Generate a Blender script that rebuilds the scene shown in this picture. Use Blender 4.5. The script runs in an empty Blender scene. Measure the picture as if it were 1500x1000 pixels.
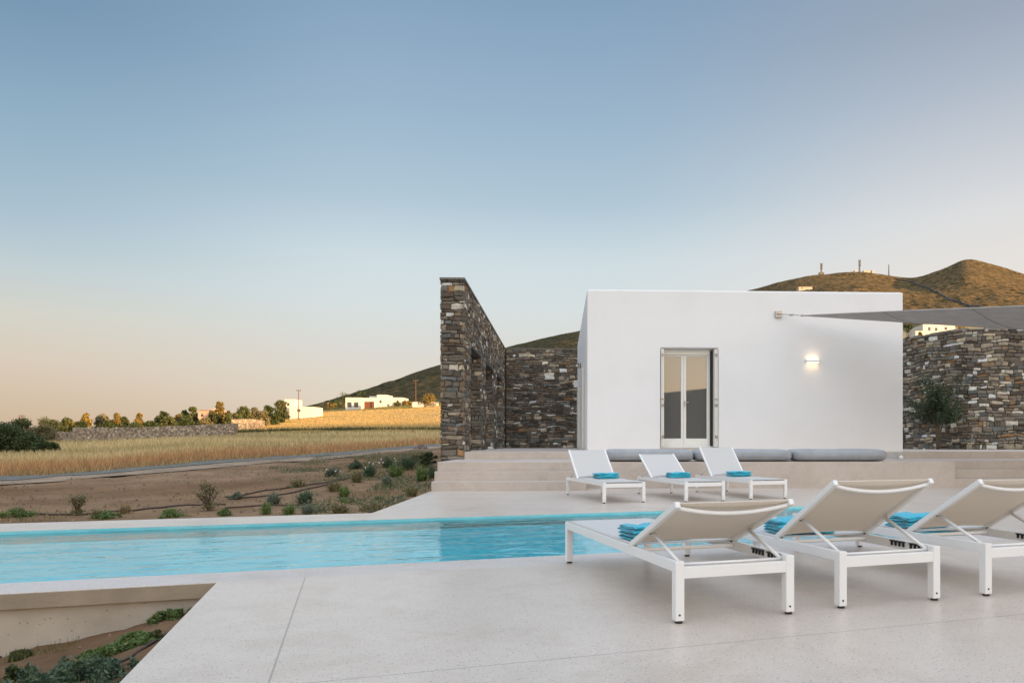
import bpy, math, random
import numpy as np
from mathutils import Vector, Matrix
random.seed(7); RNG = np.random.default_rng(11)
sc = bpy.context.scene; C = sc.collection
F, H, CX, HY = 1071.0, 0.92, 870.0, 649.0        # focal (px of a 1500 px frame), eye height, principal column, horizon row
EXPO = 1.25

# ------------------------------------------------------------------ helpers
def ray(x, y, D): return Vector(((x-CX)*D/F, D, H-(y-HY)*D/F))
def on(x, y, z):
    D = F*(H-z)/(y-HY); return Vector(((x-CX)*D/F, D, z))
PA = math.atan2(355, F); BA = math.atan2(49, F)
PC = Vector((-2.502, 4.854, 0)); p1 = Vector((-math.sin(PA), math.cos(PA), 0)); p2 = Vector((math.cos(PA), math.sin(PA), 0))
BO = Vector((0, 17.62, 0)); b1 = Vector((-math.sin(BA), math.cos(BA), 0)); b2 = Vector((math.cos(BA), math.sin(BA), 0))
def P(s, r, z=0): return PC + p2*s + p1*r + Vector((0, 0, z))
def B(u, v, z=0): return BO + b2*u + b1*v + Vector((0, 0, z))
def toP(w): d = w-PC; return d.dot(p2), d.dot(p1)
def toB(w): d = w-BO; return d.dot(b2), d.dot(b1)
def Bu(x):                                       # u on the front plane seen at pixel column x
    k = (x-CX)/F; D = BO.y/(1-k*b2.y/b2.x); return k*D/b2.x
LZ, UZ = 0.54, 0.72

class MB:
    def __init__(s): s.v = []; s.f = []; s.c = []; s.col = None
    def add(s, vs, fs, col=None):
        n = len(s.v); s.v += [tuple(a) for a in vs]; s.f += [tuple(i+n for i in f) for f in fs]
        s.c += [col or (1, 1, 1)]*len(fs)
    def box(s, lo, hi, M=None, col=None):
        x0, y0, z0 = lo; x1, y1, z1 = hi
        vs = [Vector(p) for p in ((x0,y0,z0),(x1,y0,z0),(x1,y1,z0),(x0,y1,z0),(x0,y0,z1),(x1,y0,z1),(x1,y1,z1),(x0,y1,z1))]
        if M: vs = [M @ p for p in vs]
        s.add(vs, [(0,3,2,1),(4,5,6,7),(0,1,5,4),(1,2,6,5),(2,3,7,6),(3,0,4,7)], col)
    def tube(s, pts, r, n=8, cap=True, col=None):
        pts = [Vector(p) for p in pts]; rings = []
        rr = r if isinstance(r, (list, tuple)) else [r]*len(pts)
        up = Vector((0, 0, 1))
        for i, p in enumerate(pts):
            d = (pts[min(i+1, len(pts)-1)]-pts[max(i-1, 0)]).normalized()
            a = d.cross(up)
            if a.length < 1e-3: a = d.cross(Vector((1, 0, 0)))
            a.normalize(); b = a.cross(d)
            rings.append([p+(a*math.cos(t)+b*math.sin(t))*rr[i] for t in [2*math.pi*k/n for k in range(n)]])
        vs = [q for g in rings for q in g]; fs = []
        for i in range(len(pts)-1):
            for k in range(n):
                fs.append((i*n+k, i*n+(k+1) % n, (i+1)*n+(k+1) % n, (i+1)*n+k))
        if cap: fs.append(tuple(range(n))[::-1]); fs.append(tuple((len(pts)-1)*n+k for k in range(n)))
        s.add(vs, fs, col)
    def prism(s, poly, z0, z1, col=None):
        n = len(poly)
        vs = [(p[0], p[1], z0) for p in poly]+[(p[0], p[1], z1) for p in poly]
        fs = [tuple(range(n))[::-1], tuple(range(n, 2*n))]+[(i, (i+1) % n, n+(i+1) % n, n+i) for i in range(n)]
        s.add(vs, fs, col)
    def build(s, name, mat, parent=None, smooth=False, bevel=0, seg=2, usecol=False):
        me = bpy.data.meshes.new(name); me.from_pydata(s.v, [], s.f); me.update()
        if usecol:
            a = me.attributes.new('col', 'FLOAT_COLOR', 'FACE')
            a.data.foreach_set('color', np.array([(*c, 1) for c in s.c], np.float32).ravel())
        return link(name, me, mat, parent, smooth, bevel, seg)
def link(name, me, mat, parent=None, smooth=False, bevel=0, seg=2):
    o = bpy.data.objects.new(name, me); C.objects.link(o)
    if mat: me.materials.append(mat)
    if smooth: me.polygons.foreach_set('use_smooth', [True]*len(me.polygons))
    if parent: o.parent = parent
    if bevel:
        m = o.modifiers.new('b', 'BEVEL'); m.width = bevel; m.segments = seg; m.limit_method = 'ANGLE'; m.angle_limit = 0.7
    return o
def npmesh(name, V, Fc, mat, parent=None, cols=None, smooth=False):
    me = bpy.data.meshes.new(name); k = Fc.shape[1]
    me.vertices.add(len(V)); me.vertices.foreach_set('co', V.astype(np.float32).ravel())
    me.loops.add(Fc.size); me.loops.foreach_set('vertex_index', Fc.astype(np.int32).ravel())
    me.polygons.add(len(Fc)); me.polygons.foreach_set('loop_start', np.arange(0, Fc.size, k, dtype=np.int32))
    me.update(calc_edges=True)
    if cols is not None:
        a = me.attributes.new('col', 'FLOAT_COLOR', 'FACE' if len(cols) == len(Fc) else 'POINT')
        a.data.foreach_set('color', np.c_[cols, np.ones(len(cols))].astype(np.float32).ravel())
    return link(name, me, mat, parent, smooth)
def tag(o, label=None, cat=None, group=None, kind=None):
    if label: o['label'] = label
    if cat: o['category'] = cat
    if group: o['group'] = group
    if kind: o['kind'] = kind
    return o
def empty(name, loc=(0, 0, 0), rz=0):
    o = bpy.data.objects.new(name, None); C.objects.link(o); o.location = loc; o.rotation_euler = (0, 0, rz); o.empty_display_size = .1
    return o

# ------------------------------------------------------------------ materials
class N:
    def __init__(s, name):
        s.m = bpy.data.materials.new(name); s.m.use_nodes = True; s.t = s.m.node_tree; s.b = s.t.nodes['Principled BSDF']; s.out = s.t.nodes['Material Output']
    def n(s, typ, **kw):
        o = s.t.nodes.new('ShaderNode'+typ)
        for k, v in kw.items():
            if k.startswith('i_'):
                o.inputs[int(k[2:]) if k[2:].isdigit() else k[2:].replace('_', ' ')].default_value = v
            else: setattr(o, k, v)
        return o
    def l(s, a, b): s.t.links.new(a, b)
    def coord(s, kind='Object'): return s.n('TexCoord').outputs[kind]
    def noise(s, sc_, det=4, rough=.55, vec=None, dist=0):
        o = s.n('TexNoise'); o.inputs['Scale'].default_value = sc_; o.inputs['Detail'].default_value = det; o.inputs['Roughness'].default_value = rough; o.inputs['Distortion'].default_value = dist
        s.l(vec or s.coord(), o.inputs['Vector']); return o.outputs['Fac']
    def ramp(s, fac, stops):
        o = s.n('ValToRGB'); e = o.color_ramp.elements
        while len(e) < len(stops): e.new(.5)
        for k, (p, c) in enumerate(stops): e[k].position = p; e[k].color = (*c, 1) if len(c) == 3 else c
        s.l(fac, o.inputs[0]); return o.outputs[0]
    def mix(s, fac, a, b, mode='MIX'):
        o = s.n('Mix', data_type='RGBA', blend_type=mode)
        for i, v in ((0, fac), (6, a), (7, b)):
            if hasattr(v, 'is_linked') or hasattr(v, 'links'): s.l(v, o.inputs[i])
            else: o.inputs[i].default_value = v if i == 0 else (*v, 1)
        return o.outputs[2]
    def math(s, op, a, b=0, c=0):
        o = s.n('Math', operation=op)
        for i, v in enumerate((a, b, c)):
            if hasattr(v, 'links'): s.l(v, o.inputs[i])
            else: o.inputs[i].default_value = v
        return o.outputs[0]
    def bump(s, h, st=.3, dist=.01):
        o = s.n('Bump'); o.inputs['Strength'].default_value = st; o.inputs['Distance'].default_value = dist
        s.l(h, o.inputs['Height']); s.l(o.outputs[0], s.b.inputs['Normal'])
    def base(s, c):
        if hasattr(c, 'links'): s.l(c, s.b.inputs['Base Color'])
        else: s.b.inputs['Base Color'].default_value = (*c, 1)
    def set(s, **kw):
        for k, v in kw.items(): s.b.inputs[k.replace('_', ' ')].default_value = v
        return s
def plain(name, c, rough=.5, var=.06, sc_=8, bump=0, bd=.004, **kw):
    m = N(name); f = m.noise(sc_, 4)
    m.base(m.ramp(f, [(.3, tuple(x*(1-var) for x in c)), (.7, tuple(min(1, x*(1+var)) for x in c))]))
    m.set(Roughness=rough, **kw)
    if bump: m.bump(m.noise(sc_*12, 3), bump, bd)
    return m.m
def attr_mat(name, rough=.9, nsc=20, lo=.75, hi=1.2, bump=.4, bd=.01, isl=False, transl=0):
    m = N(name); a = m.n('Attribute'); a.attribute_name = 'col'
    f = m.noise(nsc, 4)
    r = m.ramp(f, [(.3, (lo,)*3), (.7, (min(hi, 1.0),)*3)])
    c = m.mix(1.0, a.outputs['Color'], r, 'MULTIPLY'); m.base(c); m.set(Roughness=rough)
    if bump: m.bump(m.noise(nsc*2, 3), bump, bd)
    return m.m
def leaf_mat(name, c0, c1, c2, trans=.25, rough=.6):
    m = N(name); g = m.n('NewGeometry')
    col = m.ramp(g.outputs['Random Per Island'], [(0, c0), (.55, c1), (1, c2)])
    m.base(col); m.set(Roughness=rough)
    tr = m.n('BsdfTranslucent'); m.l(col, tr.inputs['Color']); mx = m.n('MixShader'); mx.inputs[0].default_value = trans
    m.l(m.b.outputs[0], mx.inputs[1]); m.l(tr.outputs[0], mx.inputs[2]); m.l(mx.outputs[0], m.out.inputs[0])
    return m.m
M = {}
def deck_mat(name, joints=True, tint=(.58, .505, .435), rough=.30):
    m = N(name); co = m.coord()
    f1 = m.noise(.55, 4, .6, co); f2 = m.noise(7, 5, .6, co)
    c = m.ramp(f1, [(.3, tuple(x*.86 for x in tint)), (.7, tuple(x*1.07 for x in tint))])
    c = m.mix(.35, c, m.ramp(f2, [(.3, tuple(x*.9 for x in tint)), (.7, tuple(x*1.08 for x in tint))]))
    for sc_, thr, dk in ((55, .21, (.25, .215, .19)), (110, .24, (.34, .29, .25)), (85, .2, (.72, .66, .6))):
        vo = m.n('TexVoronoi'); vo.inputs['Scale'].default_value = sc_; m.l(co, vo.inputs['Vector'])
        msk = m.math('LESS_THAN', vo.outputs['Distance'], thr)
        sel = m.n('SeparateColor'); m.l(vo.outputs['Color'], sel.inputs[0])
        msk = m.math('MULTIPLY', msk, m.math('GREATER_THAN', sel.outputs[0], .45))
        c = m.mix(m.math('MULTIPLY', msk, .9), c, dk)
    if joints:
        sx = m.n('SeparateXYZ'); m.l(co, sx.inputs[0])
        tot = None
        for ax, pos in ((0, .545), (0, 12.5), (1, -2.38), (1, -5.4)):
            g = m.math('LESS_THAN', m.math('ABSOLUTE', m.math('SUBTRACT', sx.outputs[ax], pos)), .0045)
            if ax == 0: g = m.math('MULTIPLY', g, m.math('LESS_THAN', sx.outputs[1], 0.0))
            tot = g if tot is None else m.math('MAXIMUM', tot, g)
        c = m.mix(m.math('MULTIPLY', tot, .6), c, (.22, .19, .165))
    c = m.mix(.6, c, m.mix(1.0, c, m.ramp(m.noise(1.7, 7, .7, co, .6), [(.38, (.86, .83, .79)), (.52, (1, 1, 1))]), 'MULTIPLY'))
    m.base(c)
    m.set(Roughness=rough+.04)
    m.bump(m.noise(3, 6, .65, co), .12, .02)
    return m.m
M['deck'] = deck_mat('microcement')
M['step'] = deck_mat('step_cement', False, (.53, .465, .41), .6)
M['coping'] = deck_mat('coping_cement', False, (.55, .50, .46), .42)
def plaster():
    m = N('white_plaster'); f = m.noise(.8, 5)
    m.base(m.ramp(f, [(.3, (.80, .80, .795)), (.5, (.83, .83, .83)), (.7, (.845, .845, .845))])); m.set(Roughness=.75)
    m.bump(m.noise(1.2, 6, .6), .25, .03); return m.m
M['plaster'] = plaster()
def wallcon():
    m = N('board_concrete'); f = m.noise(3, 6); c = m.ramp(f, [(.3, (.36, .31, .25)), (.7, (.50, .44, .36))])
    vo = m.n('TexVoronoi'); vo.inputs['Scale'].default_value = 22; m.l(m.coord(), vo.inputs['Vector'])
    c = m.mix(m.math('MULTIPLY', m.math('LESS_THAN', vo.outputs['Distance'], .12), .6), c, (.14, .12, .1))
    m.base(c); m.set(Roughness=.85); m.bump(f, .4, .02); return m.m
M['concrete'] = wallcon()
M['fascia'] = plain('tan_formwork_face', (.30, .245, .18), .85, .15, 3, .3, .01)
M['stone'] = attr_mat('field_stone', .85, 9, .62, 1.0, .7, .02)
M['mortar'] = plain('dark_mortar', (.05, .044, .038), .95, .3, 5)
M['white'] = plain('white_powder_coat', (.78, .78, .77), .38, .02, 3, 0)
def sling(name, c):
    m = N(name); co = m.coord()
    w = m.n('TexWave', wave_type='BANDS', bands_direction='X'); w.inputs['Scale'].default_value = 160; m.l(co, w.inputs[0])
    w2 = m.n('TexWave', wave_type='BANDS', bands_direction='Y'); w2.inputs['Scale'].default_value = 160; m.l(co, w2.inputs[0])
    h = m.math('MULTIPLY', w.outputs['Fac'], w2.outputs['Fac'])
    m.base(m.mix(h, tuple(x*.93 for x in c), c)); m.set(Roughness=.7); m.bump(h, .2, .001)
    col = m.n('RGB'); col.outputs[0].default_value = (*[x*.95 for x in c], 1)
    tr = m.n('BsdfTranslucent'); m.l(col.outputs[0], tr.inputs['Color']); mx = m.n('MixShader'); mx.inputs[0].default_value = .28
    m.l(m.b.outputs[0], mx.inputs[1]); m.l(tr.outputs[0], mx.inputs[2]); m.l(mx.outputs[0], m.out.inputs[0])
    return m.m
M['sling'] = sling('white_mesh_sling', (.74, .73, .71))
M['slingback'] = sling('backlit_mesh_sling', (.82, .75, .66))  # white mesh from behind, the warm light coming through tinted into its colour
M['black'] = plain('black_plastic', (.012, .012, .013), .45, .1)
M['steel'] = plain('brushed_steel', (.45, .43, .4), .35, .1, 20, Metallic=.9)
def towel_mat():
    m = N('turquoise_terry'); f = m.noise(60, 4)
    m.base(m.ramp(f, [(.3, (.006, .33, .48)), (.7, (.02, .52, .66))])); m.set(Roughness=.95); m.b.inputs['Sheen Weight'].default_value = .3
    m.bump(m.noise(350, 2), .8, .004); return m.m
M['towel'] = towel_mat()
def fab(name, c):
    m = N(name); f = m.noise(4, 5); m.base(m.ramp(f, [(.3, tuple(x*.88 for x in c)), (.7, tuple(x*1.1 for x in c))])); m.set(Roughness=.9)
    m.bump(m.noise(2.5, 5), .5, .03); return m.m
M['cushion'] = fab('grey_outdoor_fabric', (.33, .35, .37))
M['sail'] = fab('grey_sail_cloth', (.42, .41, .40))
M['seam'] = plain('dark_stitching', (.10, .10, .10), .9)
M['frame'] = plain('ivory_frame', (.80, .79, .74), .4, .02)
M['dark'] = plain('dark_interior', (.02, .02, .02), .9)
def glass():
    m = N('door_glass'); m.base((.22, .218, .21)); m.set(Roughness=.02, Metallic=0, IOR=1.6); m.b.inputs['Specular IOR Level'].default_value = 1.0
    gl = m.n('BsdfGlossy'); gl.inputs['Roughness'].default_value = .01; gl.inputs['Color'].default_value = (.20, .205, .21, 1)
    mx = m.n('MixShader'); mx.inputs[0].default_value = .45; m.l(m.b.outputs[0], mx.inputs[1]); m.l(gl.outputs[0], mx.inputs[2]); m.l(mx.outputs[0], m.out.inputs[0])
    return m.m
M['glass'] = glass()
def water():
    m = N('pool_water'); co = m.coord()
    mp = m.n('Mapping'); mp.inputs['Scale'].default_value = (.55, 1.5, 1); m.l(co, mp.inputs[0])
    f = m.noise(2.6, 3, .55, mp.outputs[0], .6)
    g = m.noise(9, 2, .5, mp.outputs[0], .3)
    h = m.math('ADD', f, m.math('MULTIPLY', g, .18))
    bp = m.n('Bump'); bp.inputs['Strength'].default_value = .30; bp.inputs['Distance'].default_value = .05; m.l(h, bp.inputs['Height'])
    gl = m.n('BsdfGlossy'); gl.inputs['Roughness'].default_value = .03; m.l(bp.outputs[0], gl.inputs['Normal'])
    tr = m.n('BsdfTransparent'); tr.inputs['Color'].default_value = (.72, .95, .98, 1)
    fr = m.n('Fresnel'); fr.inputs['IOR'].default_value = 1.33; m.l(bp.outputs[0], fr.inputs['Normal'])
    fac = m.math('MINIMUM', m.math('MULTIPLY', fr.outputs[0], 1.12), .85)
    mx = m.n('MixShader'); m.l(fac, mx.inputs[0]); m.l(tr.outputs[0], mx.inputs[1]); m.l(gl.outputs[0], mx.inputs[2]); m.l(mx.outputs[0], m.out.inputs[0])
    return m.m
M['water'] = water()
def basin():
    m = N('pool_lining'); co = m.coord()
    mp = m.n('Mapping'); mp.inputs['Scale'].default_value = (.6, 1.6, 1); m.l(co, mp.inputs[0])
    f = m.noise(2.2, 4, .6, mp.outputs[0], .8)
    m.base(m.ramp(f, [(.35, (.22, .78, .86)), (.65, (.34, .88, .93))])); m.set(Roughness=.6); return m.m
M['basin'] = basin()
def ground_mat(name, nsc, bumps=(.6, .05), lo=.7):
    m = N(name); a = m.n('Attribute'); a.attribute_name = 'col'; co = m.coord()
    f = m.noise(nsc, 6, .65, co); f2 = m.noise(nsc*.12, 5, .6, co)
    c = m.mix(1.0, a.outputs['Color'], m.ramp(f, [(.3, (lo,)*3), (.7, (1, 1, 1))]), 'MULTIPLY')
    c = m.mix(1.0, c, m.ramp(f2, [(.35, (.68, .66, .62)), (.65, (1, 1, 1))]), 'MULTIPLY')
    m.base(c); m.set(Roughness=.95, **{'Specular_IOR_Level': .1}); m.bump(f, *bumps); return m.m
M['soil'] = ground_mat('dry_soil', 5, (.8, .06))
def hill_mat():
    m = N('scrub_hillside'); co = m.coord()
    f = m.noise(.010, 6, .65, co); f2 = m.noise(.05, 8, .75, co); f3 = m.noise(.25, 5, .7, co)
    vo = m.n('TexVoronoi'); vo.inputs['Scale'].default_value = .17; m.l(co, vo.inputs['Vector'])
    vo2 = m.n('TexVoronoi'); vo2.inputs['Scale'].default_value = .075; m.l(co, vo2.inputs['Vector'])
    c = m.ramp(f2, [(.34, (.060, .052, .026)), (.46, (.15, .10, .045)), (.60, (.235, .15, .065)), (.74, (.30, .215, .12))])
    c = m.mix(m.ramp(f, [(.42, (0,)*3), (.58, (.7,)*3)]), c, (.10, .078, .038))
    c = m.mix(.5, c, m.ramp(f3, [(.38, (.06, .05, .025)), (.62, (.27, .18, .085))]))
    d1 = m.math('MULTIPLY', m.math('LESS_THAN', vo.outputs['Distance'], .40), m.math('GREATER_THAN', f2, .44))
    d2 = m.math('MULTIPLY', m.math('LESS_THAN', vo2.outputs['Distance'], .30), m.math('LESS_THAN', f, .52))
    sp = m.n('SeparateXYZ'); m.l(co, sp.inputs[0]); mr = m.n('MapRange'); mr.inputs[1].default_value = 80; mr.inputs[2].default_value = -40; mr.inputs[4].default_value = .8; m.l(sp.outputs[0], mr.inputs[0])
    c = m.mix(mr.outputs[0], c, m.ramp(f3, [(.38, (.035, .036, .018)), (.62, (.105, .09, .045))]))  # greener scrub to the left, with the unlit flank's shade mixed into its colour
    c = m.mix(m.math('MULTIPLY', m.math('MAXIMUM', d1, d2), .85), c, (.028, .033, .014))
    m.base(c); m.set(Roughness=1, **{'Specular_IOR_Level': .05}); m.bump(m.math('ADD', f2, m.math('MULTIPLY', f3, .5)), 1, 6); return m.m
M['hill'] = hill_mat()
M['gravel'] = plain('grey_gravel', (.135, .135, .12), .95, .25, 2.5, .6, .03)
M['track'] = plain('pale_dust', (.27, .195, .13), .95, .3, 1.2, .6, .03)
M['bark'] = plain('bark', (.10, .075, .05), .95, .3, 20, .8, .01)
M['pipe'] = plain('brown_irrigation_pipe', (.045, .025, .018), .6, .1)
M['leaf_dark'] = leaf_mat('leaf_dark', (.022, .038, .010), (.042, .066, .016), (.085, .105, .03))
M['leaf_mid'] = leaf_mat('leaf_mid', (.04, .06, .02), (.08, .10, .03), (.16, .14, .04))
M['leaf_gold'] = leaf_mat('leaf_gold', (.09, .08, .02), (.20, .15, .03), (.34, .22, .05))
M['leaf_grey'] = leaf_mat('leaf_grey', (.08, .11, .08), (.14, .17, .12), (.22, .24, .17))
M['leaf_green'] = leaf_mat('leaf_green', (.06, .11, .025), (.12, .19, .05), (.22, .26, .09))
M['leaf_bluegreen'] = leaf_mat('leaf_bluegreen', (.035, .07, .04), (.07, .12, .065), (.13, .18, .10))
M['leaf_olive'] = leaf_mat('leaf_olive', (.10, .095, .045), (.18, .16, .075), (.28, .24, .11))
M['leaf_dry'] = leaf_mat('leaf_dry', (.16, .12, .06), (.26, .2, .1), (.36, .28, .14))
M['petal'] = plain('petal', (.75, .68, .66), .7)
M['oleander'] = leaf_mat('sapling_leaf', (.016, .034, .012), (.034, .062, .02), (.07, .10, .035))
M['farwhite'] = plain('sunlit_whitewash', (.60, .56, .50), .8, .12)
M['farcream'] = plain('pale_render', (.42, .36, .28), .8, .05)
M['pink'] = plain('pink_render', (.55, .33, .24), .8, .05)
M['window'] = plain('dark_window', (.05, .06, .08), .2)
M['wood'] = plain('brown_timber', (.12, .05, .025), .8, .2)
M['mast'] = plain('mast_metal', (.10, .095, .09), .6, .1)

# ------------------------------------------------------------------ camera, sky, sun
cam = bpy.data.cameras.new('camera'); co = bpy.data.objects.new('camera', cam); C.objects.link(co); sc.camera = co
co.location = (0, 0, H); co.rotation_euler = (math.pi/2, 0, 0)
cam.sensor_width = 36; cam.lens = 36*F/1500; cam.shift_x = -(CX-750)/1500; cam.shift_y = (HY-500)/1500; cam.clip_end = 8000; cam.clip_start = .05
SAZ = math.radians(58); SEL = math.radians(4.5)
SD = Vector((math.sin(SAZ)*math.cos(SEL), -math.cos(SAZ)*math.cos(SEL), math.sin(SEL)))     # towards the sun
sl = bpy.data.lights.new('sun', 'SUN'); sl.energy = 5; sl.angle = math.radians(.5); sl.color = (1, .60, .27)
so = bpy.data.objects.new('sun', sl); C.objects.link(so); so.rotation_euler = SD.to_track_quat('Z', 'Y').to_euler(); so.location = (0, -5, 30)
w = bpy.data.worlds.new('World'); sc.world = w; w.use_nodes = True; t = w.node_tree; bg = t.nodes['Background']
def lin(c): return tuple(((x/255)/12.92 if x/255 < .04045 else ((x/255+.055)/1.055)**2.4) for x in c)
tc = t.nodes.new('ShaderNodeTexCoord'); sx = t.nodes.new('ShaderNodeSeparateXYZ'); t.links.new(tc.outputs['Generated'], sx.inputs[0])
def wr(stops):
    o = t.nodes.new('ShaderNodeValToRGB'); e = o.color_ramp.elements
    while len(e) < len(stops): e.new(.5)
    for k, (p, c) in enumerate(stops): e[k].position = p; e[k].color = (*lin(c), 1)
    t.links.new(sx.outputs[2], o.inputs[0]); return o.outputs[0]
def wm(op, a, b=0):
    o = t.nodes.new('ShaderNodeMath'); o.operation = op
    for i, v in enumerate((a, b)):
        if hasattr(v, 'links'): t.links.new(v, o.inputs[i])
        else: o.inputs[i].default_value = v
    return o.outputs[0]
def wmap(v, a, b):
    o = t.nodes.new('ShaderNodeMapRange'); o.interpolation_type = 'SMOOTHSTEP'; o.inputs[1].default_value = a; o.inputs[2].default_value = b; t.links.new(v, o.inputs[0]); return o.outputs[0]
def wmix(f, a, b, mode='MIX'):
    o = t.nodes.new('ShaderNodeMix'); o.data_type = 'RGBA'; o.blend_type = mode
    for i, v in ((0, f), (6, a), (7, b)):
        if hasattr(v, 'links'): t.links.new(v, o.inputs[i])
        else: o.inputs[i].default_value = v
    return o.outputs[2]
left = wr([(0, (200, 172, 144)), (.03, (209, 186, 160)), (.09, (217, 202, 186)), (.14, (212, 210, 200)), (.19, (192, 205, 210)), (.245, (167, 190, 206)), (.34, (142, 172, 194)), (.43, (117, 149, 177)), (.52, (100, 135, 166)), (.62, (120, 150, 180)), (1, (170, 185, 205))])
right = wr([(0, (236, 214, 190)), (.10, (238, 222, 204)), (.18, (236, 228, 220)), (.27, (223, 223, 224)), (.34, (200, 205, 213)), (.40, (178, 188, 202)), (.463, (158, 170, 187)), (.52, (148, 163, 184)), (.62, (160, 175, 198)), (1, (170, 185, 205))])
mid = wr([(0, (222, 201, 178)), (.06, (225, 213, 196)), (.12, (220, 217, 211)), (.18, (216, 224, 225)), (.24, (208, 221, 227)), (.31, (178, 200, 215)), (.40, (157, 183, 205)), (.52, (133, 162, 190)), (.62, (135, 160, 190)), (1, (170, 185, 205))])
back = wr([(0, (255, 205, 150)), (.08, (255, 218, 175)), (.2, (250, 228, 206)), (.4, (225, 224, 226)), (1, (170, 185, 205))])
hl = wm('SQRT', wm('ADD', wm('MULTIPLY', sx.outputs[0], sx.outputs[0]), wm('MULTIPLY', sx.outputs[1], sx.outputs[1])))
hx = wm('DIVIDE', sx.outputs[0], hl); hy = wm('DIVIDE', sx.outputs[1], hl)
g1 = wmix(wmap(hx, -.68, -.26), left, mid); g2 = wmix(wmap(hx, -.02, .52), g1, right)
g3 = wmix(wmap(hy, .55, -.5), g2, back)
glow = wm('ADD', wm('MULTIPLY', hx, SD.x), wm('MULTIPLY', hy, SD.y))
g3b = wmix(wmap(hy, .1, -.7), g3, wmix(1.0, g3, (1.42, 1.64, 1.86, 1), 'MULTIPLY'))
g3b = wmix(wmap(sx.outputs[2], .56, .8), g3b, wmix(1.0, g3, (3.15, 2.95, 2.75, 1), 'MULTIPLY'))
lowm = wmap(sx.outputs[2], .55, .05)
g4 = wmix(wm('MULTIPLY', wmap(glow, .45, 1), lowm), g3b, wmix(1.0, g3b, (3.0, 2.6, 2.2, 1), 'MULTIPLY'))
sky = t.nodes.new('ShaderNodeTexSky'); sky.sky_type = 'NISHITA'; sky.sun_disc = False; sky.sun_elevation = SEL; sky.sun_rotation = math.pi-SAZ
sky.air_density = 1; sky.dust_density = 2
skys = wmix(1.0, sky.outputs[0], (.10, .10, .10, 1), 'MULTIPLY')
kk = 2**-EXPO
kk *= 1.015; g5 = wmix(1.0, g4, (kk, kk, kk, 1), 'MULTIPLY')
# a share of the physical sky behind the tuned dusk gradient
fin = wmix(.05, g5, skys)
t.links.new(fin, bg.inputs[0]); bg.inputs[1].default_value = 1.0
sc.view_settings.view_transform = 'Standard'; sc.view_settings.look = 'None'; sc.view_settings.exposure = EXPO; sc.view_settings.gamma = 1

# ------------------------------------------------------------------ terrain
DD = np.array([0, 6, 9, 12, 14, 17, 20, 28, 36, 45, 70, 100, 150, 190, 300, 450, 600, 900, 1300, 3000.])
TX = [(-900, [-.4,-.3,-.12,-.1,-.08,-.06,-.03, 0,.05,.15,.7,1.5,3,3,4,5,5,5,5,5]),
 (0,   [-.3,-.2,-.10,-.1,-.08,-.06,-.02, 0,.08,.18,.95,2,3.6,3.8,4,4,4,4,4,5]),
 (105, [-.3,-.2,-.10,-.1,-.07,-.04, .0,.05,.15,.30,1.0,2.3,4.2,4.5,5,5,5,5,5,5]),
 (320, [-.3,-.2,-.10,-.08,-.03,.03,.10,.28,.50,.76,1.5,2.9,5.2,6.5,9,11,12,10,8,5]),
 (480, [-.3,-.2,-.10,-.06, 0,.08,.15,.28,.48,.75,1.7,3.4,6.8,9.2,17,27,33,28,20,10]),
 (560, [-.3,-.2,-.10,-.06, 0,.12,.25,.38,.55,.80,1.75,3.5,7.4,10.2,19,36,49,70,55,15]),
 (640, [-.3,-.2,-.10,-.08, 0,.18,.35,.45,.60,.82,1.75,3.6,8,10.9,22,43,63,96,80,20]),
 (700, [-.6,-.6,-.5,-.5,-.5,-.4,.3,.42,.62,.84,1.8,3.8,8.3,12,24,48,74,109,95,30]),
 (845, [-.6,-.6,-.6,-.5,-.5,-.4,.3,.42,.62,.9,2,4.2,9,14,30,58,90,138,120,60]),
 (1030,[-.6,-.6,-.6,-.6,-.5,-.4,.3,.42,.62,1,3,5,11,17,36,68,104,168,155,85]),
 (1100,[-.6,-.6,-.6,-.6,-.5,-.4,.3,.42,.62,1,3,6,12,18,38,72,112,188,170,90]),
 (1200,[-.6,-.6,-.6,-.6,-.5,-.4,.3,.42,.62,1,3,7,15,24,46,84,126,206.5,185,90]),
 (1255,[-.6,-.6,-.6,-.6,-.5,-.4,.3,.42,.62,1,4,9,19,27,49,86,130,209.5,190,90]),
 (1335,[-.6,-.6,-.6,-.6,-.5,-.4,.3,.42,.65,1.5,6,12,22,30,52,84,124,203.0,190,90]),
 (1378,[-.6,-.6,-.6,-.6,-.5,-.4,.3,.42,.7,1.5,6,12,22,31,52,84,124,213,190,90]),
 (1418,[-.6,-.6,-.6,-.6,-.5,-.4,.3,.42,.7,1.5,6,12,22,31,52,84,126,225.2,190,90]),
 (1455,[-.6,-.6,-.6,-.6,-.5,-.4,.3,.42,.7,1.5,6,12,22,31,52,84,126,219,190,90]),
 (1500,[-.6,-.6,-.6,-.6,-.5,-.4,.3,.42,.7,1.5,6,12,22,30,50,82,124,208,180,90]),
 (1800,[-.6,-.6,-.6,-.6,-.5,-.4,.3,.42,.7,1.5,5,10,19,26,42,70,105,165,150,80]),
 (2600,[-.6,-.6,-.6,-.6,-.5,-.4,.3,.42,.7,1.5,4,7,12,16,25,45,65,90,80,50])]
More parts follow.
